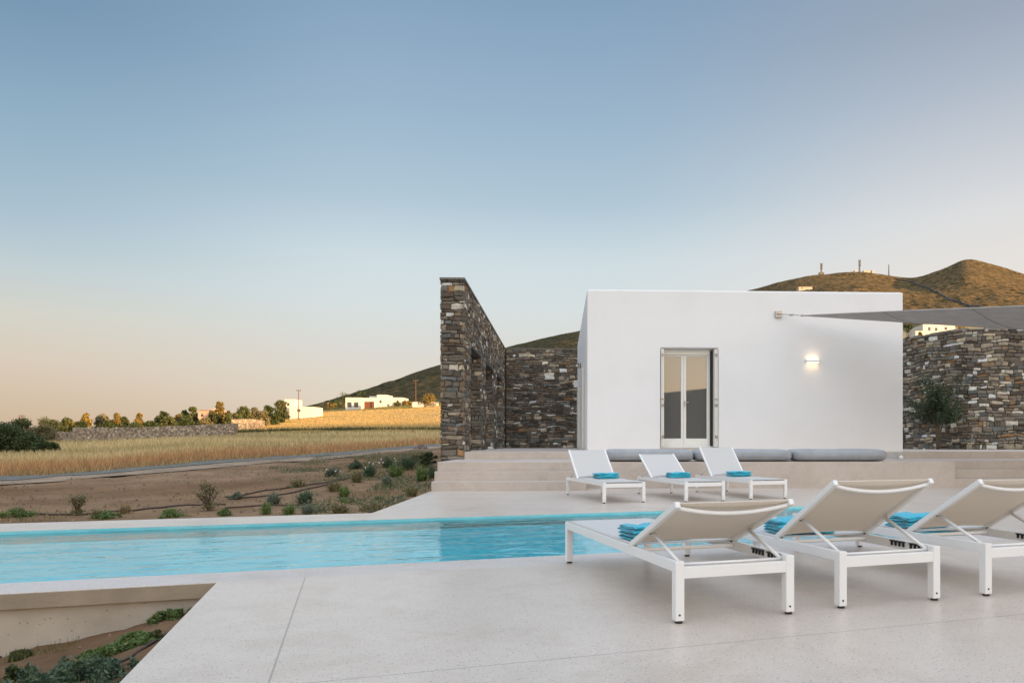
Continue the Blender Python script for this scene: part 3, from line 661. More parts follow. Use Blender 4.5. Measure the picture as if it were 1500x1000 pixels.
hd = MB(); hd.box((mid_+.02, y-.02, zc+1.0), (mid_+.035, y+.02, zc+1.14)); hd.tube([(mid_+.027, y-.02, zc+1.1), (mid_+.12, y-.02, zc+1.1)], .008); hd.build('door_handle', M['steel'], do)
def shutter(x0, x1, y0, y1, hx):
    s = MB(); s.box((x0, y0, zc+.01), (x1, y1, zd-.02))
    o = s.build('shutter', M['frame'], bl, bevel=.004)
    for zz in (.22, .98, 2.2): hg = MB(); hg.tube([(hx, y0-.008, zc+zz), (hx, y0-.008, zc+zz+.07)], .012); hg.build('hinge', M['steel'], o)
    hg = MB(); hg.box((hx-.02, y0-.022, zc+1.15), (hx+.02, y0-.001, zc+1.185)); hg.build('catch', M['steel'], o)
shutter(a+.012, a+.045, -.02, .19, a+.028); shutter(a+.050, a+.080, -.01, .19, a+.065)
shutter(b-.05, b-.016, -.03, .20, b-.034); shutter(b-.088, b-.054, -.015, .19, b-.071)
# black strips standing in for the shade in the gaps beside the shutters
gk = MB(); gk.box((fr_+.030, y-.030, zc+.03), (b-.092, y-.002, zd-.03)); gk.build('gap_shade', M['black'], bl)
for x0, x1 in ((a+.002, a+.010), (a+.0455, a+.0495), (b-.0535, b-.0505), (b-.0145, b-.003)): gk = MB(); gk.box((x0, .02, zc+.01), (x1, .18, zd-.02)); gk.build('gap_shade_line', M['black'], bl)
ts = MB(); ts.box((a-.02, -.03, Z(c)-.04), (b+.02, dep-.02, Z(c)-.003)); ts.build('threshold', M['coping'], bl)
# grey shutters on the left flank
for v0, v1, zz in ((2.2, 3.1, 2.95), (3.14, 4.04, 2.95), (6.6, 7.5, 2.75), (7.54, 8.44, 2.75)):
    s = MB(); s.box((u0-.055, v0, Z(UZ+.06)), (u0-.006, v1, Z(zz))); s.build('side_shutter', M['frame'], bl, bevel=.006)
s = MB(); s.box((u0-.16, 8.9, Z(2.95)), (u0-.003, 9.05, Z(3.2))); tag(s.build('side_lamp', M['white'], bl, bevel=.01))
s = MB(); s.tube([(u0-.05, 5.2, Z(3.25)), (u0-.05, 5.2, Z(3.42))], .05, 12); s.build('side_spotlight', M['steel'], bl)
# flat roof drip edge
ed = MB(); ed.box((u0+.05, .05, Z(zt)+.001), (u1-.05, VD-.05, Z(zt)+.012)); ed.build('roof', M['plaster'], bl)
# up-and-down wall light
lx = (Bu(1179.5)+Bu(1199.5))/2; lz = H+119.5*17.9/F; lw = (Bu(1199.5)-Bu(1179.5))/2
wl = empty('wall_lamp', B(lx, 0, lz), BA); tag(wl, 'slim white wall light glowing up and down on the white facade', 'wall lamp')
s = MB(); s.box((-lw, -.11, -.028), (lw, -.012, .028)); s.box((-lw*.4, -.012, -.02), (lw*.4, -.001, .02)); s.build('lamp_body', M['white'], wl, bevel=.006)
em = N('lamp_glow'); em.b.inputs['Emission Color'].default_value = (1, .72, .42, 1); em.b.inputs['Emission Strength'].default_value = 2
for z_ in (.0285, -.032): s = MB(); s.box((-lw*.85, -.1, z_), (lw*.85, -.03, z_+.0035)); s.build('lamp_diffuser', em.m, wl)
for sg in (1, -1):
    L_ = bpy.data.lights.new('lamp_light', 'AREA'); L_.shape = 'RECTANGLE'; L_.size = lw*1.6; L_.size_y = .06; L_.energy = .09; L_.color = (1, .62, .3); L_.spread = math.radians(120)
    lo_ = bpy.data.objects.new('lamp_light', L_); C.objects.link(lo_); lo_.parent = wl; lo_.location = (0, -.07, .040*sg); lo_.rotation_euler = (math.pi if sg > 0 else 0, 0, 0)
s = MB(); s.tube([(0, 0, 0), (0, 0, .03), (0, 0, .06), (0, 0, .085)], [.05, .055, .045, .015], 14)
o = s.build('doorstop', M['white'], None, True); o.location = B(Bu(1317), -.10, LZ); tag(o, 'small white round knob on the ledge at the right corner of the white facade', 'knob')

# ------------------------------------------------------------------ bench cushions
def cushion(x0, x1, i):
    D = 15.25; ua = toB(ray(x0, 670, D))[0]; ub = toB(ray(x1, 670, D))[0]; L = ub-ua; Wd, Ht = 1.0, .25
    o0 = empty('bench_cushion', B(ua, VL+.03, LZ), BA)
    V = []; nx, ny = 40, 24
    def sup(t, e): c_ = math.cos(t); return math.copysign(abs(c_)**e, c_)
    for i_ in range(nx+1):
        ph = math.pi*i_/nx; xx = -sup(ph, .22); rr = (max(0, 1-abs(xx)**12))**(1/4.) if 0 < i_ < nx else 0
        rr = max(rr, .0)
        for j in range(ny):
            th = 2*math.pi*j/ny; yy = sup(th, .45)*rr; zz = sup(th-math.pi/2, .55)*rr
            zt2 = zz*(1+.10*math.sin(xx*5+i*2)*.4+.06*math.sin(yy*4)) if zz > 0 else zz
            V.append((L/2+xx*(L/2-.01), Wd/2+yy*Wd/2, Ht*.5+zt2*Ht*.5+.004))
    Fc = [(i_*ny+j, i_*ny+(j+1) % ny, (i_+1)*ny+(j+1) % ny, (i_+1)*ny+j) for i_ in range(nx) for j in range(ny)]
    m_ = MB(); m_.add(V, Fc); m_.build('cushion_pad', M['cushion'], o0, True)
    pp = MB(); pp.tube([(.12, .0, Ht*.42), (.3, -.004, Ht*.42), (L-.3, -.004, Ht*.42), (L-.12, .0, Ht*.42)], .006, 6); pp.build('piping', M['cushion'], o0)
    return o0
for i, (x0, x1, lab) in enumerate(((887, 1017, 'leftmost long grey bolster cushion on the ledge under the white facade'), (1017, 1163, 'middle long grey bolster cushion on the ledge, right below the glazed door side'), (1163, 1305, 'rightmost long grey bolster cushion on the ledge, below the wall lamp'))):
    tag(cushion(x0, x1, i), lab, 'cushion', 'grey cushions in a row on the ledge')

# ------------------------------------------------------------------ loungers
LW, LL, LH, HG = .70, 2.03, .317, .655
def lounger(loc, rz, ang, label, group, tlabel, tg, tseed, twist=0, toff=(0, 0)):
    R = empty('sun_lounger', loc, rz); tag(R, label, 'sun lounger', group)
    rails = MB(); t_ = .045
    rails.box((0, t_, .262), (.028, LL-t_, LH)); rails.box((LW-.028, t_, .262), (LW, LL-t_, LH))
    rails.box((t_, .004, .228), (LW-t_, .034, .288)); rails.box((t_, LL-.034, .238), (LW-t_, LL-.004, .300))
    rails.tube([(.028, HG-.03, .29), (LW-.028, HG-.03, .29)], .012); rails.tube([(.028, 1.35, .275), (LW-.028, 1.35, .275)], .012)
    rails.build('frame', M['white'], R, bevel=.003)
    for x, y in ((0, 0), (LW-.05, 0), (0, LL-.05), (LW-.05, LL-.05)):
        g = MB(); g.box((x, y, .014), (x+.05, y+.05, LH+.001)); lg = g.build('leg', M['white'], R, bevel=.004)
        g = MB(); g.tube([(x+.028, y+.025, .0), (x+.028, y+.025, .016)], .02, 10); g.build('foot', M['black'], lg)
        g = MB(); g.tube([(x+.022, y-.002 if y < 1 else y+.052, .045), (x+.022, y-.0005 if y < 1 else y+.0505, .045)], .006, 8); g.build('screw', M['black'], lg)
    # seat sling, slightly dished
    V = []; nx, ny = 12, 24
    for k, zz in ((0, .004), (1, -.004)):
        for i in range(nx+1):
            for j in range(ny+1):
                x = .008+(LW-.016)*i/nx; y = HG-.01+(LL-.012-HG)*j/ny; e_ = math.sin(math.pi*i/nx)**.6
                V.append((x, y, LH+.004-.010*e_*math.sin(math.pi*min(1, (j+1)/ny))+zz))
    W_ = (nx+1)*(ny+1); Fc = []
    for i in range(nx):
        for j in range(ny):
            a_ = i*(ny+1)+j; Fc.append((a_, a_+ny+1, a_+ny+2, a_+1)); Fc.append((W_+a_, W_+a_+1, W_+a_+ny+2, W_+a_+ny+1))
    for j in range(ny):
        for i in (0, nx): a_ = i*(ny+1)+j; Fc.append((a_, a_+1, W_+a_+1, W_+a_))
    for i in range(nx):
        for j in (0, ny): a_ = i*(ny+1)+j; Fc.append((a_, a_+ny+1, W_+a_+ny+1, W_+a_))
    g = MB(); g.add(V, Fc); g.build('seat_sling', M['sling'], R, True)
    # backrest turning on the hinge
    BL = .71; pv = Vector((0, HG, LH+.006)); ca, sa = math.cos(ang), math.sin(ang)
    def bp(x, l, o): return Vector((x, pv.y-ca*l+sa*o*0-sa*(-o)*-1*-1*0, 0))+Vector((0, 0, pv.z+sa*l))+Vector((0, sa*o, ca*o)) # l up the rest, o out of its front
    V = []; nx, ny = 12, 14
    for k, oo in ((0, .003), (1, -.003)):
        for i in range(nx+1):
            for j in range(ny+1):
                x = .014+(LW-.028)*i/nx; l = .01+(BL-.015)*j/ny; e_ = math.sin(math.pi*i/nx)**.6
                l2 = l-.018*e_*max(0, j/ny-.6)/.4 if j > ny*.6 else l+.03*e_*(1-j/ny/.6) if j < ny*.3 else l
                V.append(bp(x, l if j > ny*.6 else l2, .004-.016*e_*math.sin(math.pi*j/ny)**.5+oo))
    g = MB(); W_ = (nx+1)*(ny+1); Fc = []
    for i in range(nx):
        for j in range(ny):
            a_ = i*(ny+1)+j; Fc.append((a_, a_+ny+1, a_+ny+2, a_+1)); Fc.append((W_+a_, W_+a_+1, W_+a_+ny+2, W_+a_+ny+1))
    for i in range(nx):
        for j in (0, ny): a_ = i*(ny+1)+j; Fc.append((a_, a_+ny+1, W_+a_+ny+1, W_+a_))
    g.add(V, Fc); bk = g.build('backrest_sling', M['slingback'] if not twist else M['sling'], R, True)
    for x0 in (.0, LW-.03):
        g = MB(); vs = [bp(x, l, o) for l in (-.01, BL) for x, o in ((x0, -.022), (x0+.03, -.022), (x0+.03, .012), (x0, .012))]
        g.add(vs, [(0, 1, 2, 3), (7, 6, 5, 4), (0, 4, 5, 1), (1, 5, 6, 2), (2, 6, 7, 3), (3, 7, 4, 0)])
        g.build('side_tube', M['white'], bk, bevel=.005)
    g = MB(); pts = []
    for k in range(17):
        q = k/16; e_ = math.sin(math.pi*q)
        pts.append(bp(.02+(LW-.04)*q, BL-.025-.034*e_**.8, -.012-.028*e_**.8))
    g.tube(pts, .0115, 8); g.build('top_bar', M['white'], bk, True)
    for l in (.03, .27):
        for x0 in (.034, LW-.034): g = MB(); g.tube([bp(x0-.006, l, -.024), bp(x0-.006, l, -.018)], .008, 8); g.build('bolt', M['black'], bk)
    # struts, their cross bar and the ratchet racks
    top = bp(0, .27, -.02); ly = math.sqrt(max(.01, .40**2-(top.z-.292)**2)); yb = max(.055, top.y-ly)
    for x0 in (.05, LW-.05):
        g = MB(); g.tube([Vector((x0, top.y, top.z)), Vector((x0, yb, .295))], .0105, 8); g.build('strut', M['white'], R, True)
    g = MB(); g.tube([(.04, yb, .293), (LW-.04, yb, .293)], .009, 8); g.build('cross_bar', M['white'], R, True)
    for sgn, x0 in ((1, .030), (-1, LW-.030)):
        for y0 in (.09, .255):
            g = MB(); g.box((min(x0, x0+sgn*.016), y0, .304), (max(x0, x0+sgn*.010), y0+.12, .3125))
            for k in range(4):
                yy = y0+.004+k*.034; g.box((min(x0, x0+sgn*.010), yy, .280), (max(x0, x0+sgn*.010), yy+.011, .3045))
            g.build('ratchet', M['black'], R)
    # folded towel lying on the seat by the backrest
    T = empty('folded_towel', Vector(loc)+Matrix.Rotation(rz, 3, 'Z') @ Vector((.045+toff[0], HG+.03+toff[1], LH+.009)), rz+math.radians([4, -6, 3, 5, -3, 2][tseed])); tag(T, tlabel, 'towel', tg)
    rn = random.Random(tseed); z = 0; g = MB()
    nl = 4; W1, D1 = .40, .26
    for k in range(nl):
        th = .024; w = W1-rn.uniform(0, .025); d_ = D1-rn.uniform(0, .03); ox = rn.uniform(0, .012); oy = rn.uniform(0, .02)
        nu, nv = 26, 12; V = []; ph = rn.uniform(0, 6)
        for i in range(nu+1):
            q = i/nu; xx = ox+w*q
            for j in range(nv):
                a_ = 2*math.pi*j/nv; cy = math.copysign(abs(math.cos(a_))**.5, math.cos(a_)); cz = math.copysign(abs(math.sin(a_))**.7, math.sin(a_))
                end = 1-.55*max(0, abs(2*q-1)-.9)/.1
                wv = .006*math.sin(q*9+ph+k)+.004*math.sin(q*23+ph*2)
                V.append((xx, oy+d_/2+cy*d_/2*(1-.03*math.sin(q*7+ph)), z+th/2+cz*th*.56*end+wv*(k/nl)+.004*math.sin(cy*5+q*6+ph)))
        Fc = [(i*nv+j, (i+1)*nv+j, (i+1)*nv+(j+1) % nv, i*nv+(j+1) % nv) for i in range(nu) for j in range(nv)]+[tuple(range(nv))[::-1], tuple(nu*nv+j for j in range(nv))]
        g.add(V, Fc); z += th*.9
    g.build('towel_cloth', M['towel'], T, True)
    return R
for i, (x, y, an, lab, tl) in enumerate((
    (.416, 3.718, 24, 'leftmost near white sun lounger, at the pool edge, with the flattest backrest', 'turquoise towel half hidden behind the backrest of the leftmost near lounger'),
    (1.365, 4.061, 32.5, 'middle white sun lounger of the near row, raised backrest seen from behind', 'turquoise folded towel on the middle near lounger'),
    (2.353, 4.391, 31.5, 'rightmost near white sun lounger, cut off by the right edge of the photo', 'turquoise folded towel on the rightmost near lounger'))):
    lounger(Vector((x, y, 0)), PA, math.radians(an), lab, 'near row of white sun loungers', tl, 'turquoise towels on the near loungers', i)
for i, (px_, py_, an, lab, tl) in enumerate((
    (883.5, 737, 42, 'leftmost white sun lounger across the pool', 'turquoise folded towel on the leftmost lounger across the pool'),
    (1003.8, 735, 34, 'middle white sun lounger across the pool with the lowest backrest of its row', 'turquoise folded towel on the middle lounger across the pool'),
    (1099, 731.3, 47, 'rightmost white sun lounger across the pool with the steepest backrest', 'turquoise folded towel on the rightmost lounger across the pool'))):
    q = on(px_, py_, 0); lounger(q+p2*LW+p1*LL, PA+math.pi, math.radians(an), lab, 'far row of white sun loungers', tl, 'turquoise towels on the far loungers', i+3, 1)

# ------------------------------------------------------------------ shade sail
ap = B(Bu(1140), -.02, H+188*17.9/F)
sa_ = empty('shade_sail', ap); tag(sa_, 'grey triangular shade sail stretched from a bracket on the white facade', 'shade sail')
s0 = ray(1176, 462, 17.5)
TA = ray(2150, 412, 9.5); TB = ray(2100, 524, 15.0)
V = []; nx, ny = 50, 16
for k in (0, 1):
    for i in range(nx+1):
        q = (i/nx)
        for j in range(ny+1):
            w_ = j/ny
            a_ = s0.lerp(TA, q); b_ = s0.lerp(TB, q); cc = a_.lerp(b_, w_)
            ec = math.sin(math.pi*min(1, q))*.0
            cc = cc+Vector((0, 0, -.22*math.sin(math.pi*w_)*q**1.2-.006*k)); a2 = (b_-a_)
            cc += a2*((.5-w_)*.10*math.sin(math.pi*q))
            V.append(cc-ap)
W_ = (nx+1)*(ny+1); Fc = []
for i in range(nx):
    for j in range(ny):
        a_ = i*(ny+1)+j; Fc.append((a_, a_+1, a_+ny+2, a_+ny+1)); Fc.append((W_+a_, W_+a_+ny+1, W_+a_+ny+2, W_+a_+1))
    for j in (0, ny): a_ = i*(ny+1)+j; Fc.append((a_, a_+ny+1, W_+a_+ny+1, W_+a_))
g = MB(); g.add(V, Fc); cl = g.build('sail_cloth', M['sail'], sa_, True)
for qi in (10, 19, 30, 41):
    g = MB(); g.tube([V[W_+min(nx, qi)*(ny+1)+j]+Vector((0, 0, -.004)) for j in range(ny+1)], .0035, 6); g.build('seam', M['seam'], cl)
for jj in (0, ny):
    g = MB(); g.tube([V[i*(ny+1)+jj] for i in range(0, nx+1)], .014, 6); g.build('hem', M['sail'], cl, True)
g = MB(); g.tube([Vector((.06, -.03, 0)), s0-ap], .012, 6); g.tube([(s0-ap)*.45, (s0-ap)*.6], .028, 8); g.tube([(s0-ap)*.93, (s0-ap)*1.0], .03, 8); g.build('steel_cable', M['steel'], sa_)
g = MB(); g.box((-.085, -.05, -.085), (.075, .02, .075)); g.box((-.04, -.10, -.015), (.06, -.03, .015)); g.build('wall_bracket', M['steel'], sa_, bevel=.006)

# ------------------------------------------------------------------ vegetation
def leafcloud(name, cen, size, mat, parent=None, asp=.45, flat=0):
    n = len(cen); d = RNG.normal(size=(n, 3)); d /= np.linalg.norm(d, axis=1)[:, None]; e_ = RNG.normal(size=(n, 3)); e_ -= (e_*d).sum(1)[:, None]*d; e_ /= np.linalg.norm(e_, axis=1)[:, None]
    L = (size*RNG.uniform(.6, 1.4, n))[:, None]; V = np.empty((n, 4, 3)); V[:, 0] = cen-d*L/2; V[:, 1] = cen+e_*L*asp/2; V[:, 2] = cen+d*L/2; V[:, 3] = cen-e_*L*asp/2
    return npmesh(name, V.reshape(-1, 3), np.arange(4*n).reshape(n, 4), mat, parent)
def crown(n, r, hgt, clumps, seed, z0=0, fill=.62, narrow=0):
    rg = np.random.default_rng(seed); cs = []
    for k in range(clumps):
        a_ = rg.uniform(0, 2*math.pi); q = rg.uniform(0, 1); rr = r*(.75*math.sqrt(rg.uniform(0, 1)))*(1-narrow*q)*(1-.55*max(0, q-.6)/.4); cs.append((math.cos(a_)*rr, math.sin(a_)*rr, z0+hgt*(.12+.76*q), r*rg.uniform(.26, .5)*(1-narrow*q*.35)))
    out = []
    for (x, y, z, rr) in cs:
        m_ = n//clumps; v = rg.normal(size=(m_, 3)); v /= np.linalg.norm(v, axis=1)[:, None]; v *= (rg.uniform(0, 1, m_)**.5)[:, None]*rr; v[:, 2] *= .8; out.append(v+np.array([x, y, z]))
    return np.concatenate(out)
def tree(name, loc, hgt, r, mat, label, group, seed, n=700, ls=.3, trunk=.25, narrow=0, clumps=10, cat='tree', tr_r=None):
    T = empty(name, loc); tag(T, label, cat, group); rn = random.Random(seed)
    g = MB(); tr_r = tr_r or hgt*.03; th = hgt*trunk
    g.tube([(0, 0, -.2), (rn.uniform(-.03, .03)*hgt, 0, th*.6), (rn.uniform(-.05, .05)*hgt, 0, th*1.2), (0, 0, hgt*.75)], [tr_r, tr_r*.8, tr_r*.65, tr_r*.2], 7)
    for k in range(6):
        a_ = rn.uniform(0, 6.28); g.tube([(0, 0, th*rn.uniform(.7, 1.1)), (math.cos(a_)*r*.35, math.sin(a_)*r*.35, th+(hgt-th)*.35), (math.cos(a_)*r*.7, math.sin(a_)*r*.7, th+(hgt-th)*rn.uniform(.4, .8))], [tr_r*.5, tr_r*.35, tr_r*.12], 5)
    g.build('trunk', M['bark'], T, True)
    leafcloud('crown', crown(n, r*1.2, hgt-th*.35, clumps, seed, th*.35, narrow=narrow), ls, mat, T)
    return T
# far trees behind the field wall: (px, top y, base y, half-width px, depth, material, label)
FT = [(126, 603, 626, 8, 95, 'leaf_gold', 'narrow golden-lit tree left of the brown tree behind the field wall'),
 (150, 608, 627, 14, 98, 'leaf_olive', 'round brownish tree between two golden trees behind the field wall'),
 (172, 603, 627, 8, 95, 'leaf_gold', 'slim golden tree with a leaning top right of the brownish tree'),
 (181, 610, 627, 9, 92, 'leaf_mid', 'low green tree attached to the right of the slim golden tree'),
 (205, 604, 626, 7, 96, 'leaf_gold', 'lone small golden-lit tree standing apart behind the field wall'),
 (240, 602, 623, 12, 100, 'leaf_dark', 'dark bushy tree with one bright side, left of the pink house'),
 (262, 606, 622, 10, 97, 'leaf_gold', 'low golden shrub-like tree in front of the tall pair'),
 (283, 592, 621, 9, 100, 'leaf_mid', 'tall pointed tree just left of the pink house'),
 (270, 598, 621, 8, 104, 'leaf_dark', 'dark tree behind the tall pointed one'),
 (322, 586, 620, 9, 100, 'leaf_gold', 'tallest golden tree right of the pink house'),
 (312, 600, 620, 9, 98, 'leaf_mid', 'green tree below the tallest golden tree'),
 (334, 598, 620, 7, 97, 'leaf_mid', 'small green tree at the right foot of the tallest golden tree'),
 (356, 595, 613, 13, 110, 'leaf_mid', 'broad low green tree at the start of the lit field'),
 (374, 596, 613, 10, 112, 'leaf_olive', 'broad olive coloured tree next to the lit field'),
 (394, 592, 613, 10, 118, 'leaf_dark', 'dark tree with a pale gap beside the white tower house'),
 (412, 585, 610, 12, 120, 'leaf_mid', 'large round tree touching the white tower house'),
 (627, 577, 590, 14, 172, 'leaf_gold', 'bright yellow-green round tree at the top of the field beside the tall stone wall'),
 (97, 612, 628, 11, 88, 'leaf_mid', 'spiky agave-like tree with warm light at the left end of the field wall'),
 (112, 616, 627, 8, 88, 'leaf_gold', 'small golden bush right of the spiky tree')]
for i, (px_, ty, by, hw, D, mt, lab) in enumerate(FT):
    zb = H-(by+3-HY)*D/F; ht = (by+3-ty)*D/F; X_ = (px_-CX)*D/F; g0 = tw(X_, D); 
    if g0 < zb: ht += zb-g0; zb = g0
    tree('tree', Vector((X_, D, zb)), ht, hw*D/F, M[mt], lab, 'trees beyond the field', 100+i, 2600, .34, .12, .5 if hw < 10 else .3, 26)
# shrubs on the skyline between the white houses
SH = [(470, 600, 14, 6, 'leaf_olive', 'low olive scrub right of the white tower house'), (484, 597, 12, 7, 'leaf_gold', 'golden scrub between the two white houses'), (498, 595, 10, 8, 'leaf_mid', 'green scrub just left of the long white house'),
 (486, 590, 10, 7, 'leaf_dark', 'dark shrub on the skyline behind the golden scrub'), (506, 584, 12, 8, 'leaf_dark', 'dark shrub behind the left end of the long white house'), (527, 579, 10, 7, 'leaf_dark', 'dark rounded shrub above the long white house'), (560, 592, 6, 5, 'leaf_mid', 'small green bush against the right part of the long white house'), (597, 592, 8, 6, 'leaf_gold', 'golden bush right of the long white house'), (582, 593, 6, 5, 'leaf_mid', 'small bush below the rear white block')]
for i, (px_, by, hw, hp, mt, lab) in enumerate(SH):
    q = seat(px_, by+2, 80); D = q.y
    T = empty('shrub', q); tag(T, lab, 'shrub', 'scrub around the white houses')
    leafcloud('foliage', crown(500, hw*D/F, hp*1.3*D/F, 8, 300+i), .5, M[mt], T)
# big dark bushes at far left
BS = [(8, 668, 40, 38, 'leaf_dark', 'large dark green bush mass at the left edge of the photo, upper part'), (45, 664, 30, 20, 'leaf_dark', 'lower dark green bush spreading right of the large one'), (72, 660, 18, 12, 'leaf_dark', 'low trailing end of the dark green bush'), (-45, 672, 50, 48, 'leaf_dark', 'dark bush continuing out of the left edge of the photo')]
for i, (px_, by, hw, hp, mt, lab) in enumerate(BS):
    D = 46; zb = tw((px_-CX)*D/F, D); ht = hp*D/F
    T = empty('bush', Vector(((px_-CX)*D/F, D, zb))); tag(T, lab, 'bush', 'dark bushes left of the field')
    leafcloud('foliage', crown(5000, hw*D/F, ht*1.15, 22, 400+i), .16, M[mt], T)
BS = [(30, 616, 24, 12, 70, 'leaf_dark', 'dark rounded crown on the skyline at far left'), (70, 615, 20, 12, 80, 'leaf_mid', 'sunlit green bush on the skyline left of the field wall'), (62, 624, 26, 10, 72, 'leaf_olive', 'olive bush below the skyline left of the field wall'), (5, 622, 20, 14, 68, 'leaf_dark', 'dark bush on the skyline at the left edge')]
for i, (px_, ty, hw, hp, D, mt, lab) in enumerate(BS):
    X_ = (px_-CX)*D/F; zb = tw(X_, D); zt_ = H-(ty-HY)*D/F
    T = empty('bush', Vector((X_, D, zb))); tag(T, lab, 'bush', 'bushes on the left skyline')
    leafcloud('foliage', crown(3000, hw*D/F, (zt_-zb)*1.08, 16, 430+i), .22, M[mt], T)

# garden plants (px, base y, width px, height px, kind)
GP = [(30, 757, 30, 10, 'leaf_green', 0, 'low green clump nearest the left end of the far pool coping'),
 (113, 754, 14, 22, 'leaf_olive', 2, 'thin upright olive plant behind the pool, left part'),
 (141, 758, 12, 10, 'leaf_olive', 1, 'small olive tuft right of the thin upright plant'),
 (156, 759, 22, 8, 'leaf_green', 0, 'flat green clump against the far pool coping'),
 (183, 752, 14, 12, 'leaf_dry', 1, 'dry twiggy tuft beside the irrigation pipe'),
 (255, 757, 30, 9, 'leaf_green', 0, 'wide flat green patch against the coping left of the scraggly plant'),
 (306, 748, 26, 34, 'leaf_olive', 2, 'tallest scraggly plant of the garden bed with bare twigs'),
 (326, 755, 14, 10, 'leaf_green', 0, 'small green clump right below the tallest scraggly plant'),
 (346, 731, 13, 9, 'leaf_grey', 0, 'small grey clump at the start of the upper pipe'),
 (401, 738, 23, 15, 'leaf_grey', 1, 'grey-green lavender clump, left one of the matching pair'),
 (446, 738, 28, 19, 'leaf_bluegreen', 1, 'dense blue-green clump, right one of the matching pair'),
 (390, 753, 15, 16, 'leaf_green', 1, 'bright light green tuft by the coping below the lavender clump'),
 (423, 753, 20, 13, 'leaf_green', 1, 'second light green tuft by the coping'),
 (451, 752, 22, 12, 'leaf_grey', 1, 'greyish dry tuft by the coping right of the light green tufts'),
 (436, 713, 20, 11, 'leaf_olive', 1, 'yellowish tuft alone in the middle of the bare soil'),
 (488, 697, 17, 11, 'leaf_grey', 0, 'dark leafy clump with white flowers on the upper left of the bed'),
 (520, 687, 19, 11, 'leaf_bluegreen', 0, 'blue-green clump near the road'),
 (541, 698, 21, 17, 'leaf_bluegreen', 1, 'tall blue-green clump beside white flowers'),
 (522, 706, 15, 14, 'leaf_olive', 1, 'olive tuft below the blue-green clumps'),
 (490, 720, 20, 15, 'leaf_olive', 1, 'olive clump touching the pipe in mid bed'),
 (505, 728, 15, 15, 'leaf_green', 1, 'green tuft right below the olive clump by the pipe'),
 (505, 736, 14, 5, 'leaf_green', 0, 'tiny flat green plant in front of the green tuft'),
 (498, 751, 27, 14, 'leaf_olive', 1, 'olive clump by the coping, left of the coping bend'),
 (543, 748, 30, 9, 'leaf_olive', 0, 'low wide clump at the bend of the coping'),
 (555, 731, 10, 5, 'leaf_green', 0, 'tiny green seedling on bare soil left of the diagonal edge'),
 (567, 712, 18, 14, 'leaf_grey', 1, 'grey-green clump in the middle right of the bed'),
 (580, 698, 24, 17, 'leaf_green', 1, 'yellow-green bushy tuft in the upper right of the bed'),
 (596, 688, 25, 19, 'leaf_bluegreen', 1, 'large blue-green clump behind the yellow-green tuft'),
 (568, 685, 17, 13, 'leaf_bluegreen', 1, 'dark clump near the road behind the white flowers'),
 (603, 726, 21, 14, 'leaf_olive', 1, 'olive clump nearest the diagonal deck edge'),
 (618, 704, 19, 21, 'leaf_green', 1, 'brightest green spiky tuft beside the steps'),
 (626, 684, 22, 20, 'leaf_dark', 0, 'dark green bush at the foot of the tall stone wall'),
 (607, 680, 16, 14, 'leaf_olive', 0, 'olive bush left of the dark bush by the stone wall'),
 (632, 700, 10, 16, 'leaf_bluegreen', 1, 'narrow dark tuft squeezed against the side of the steps')]
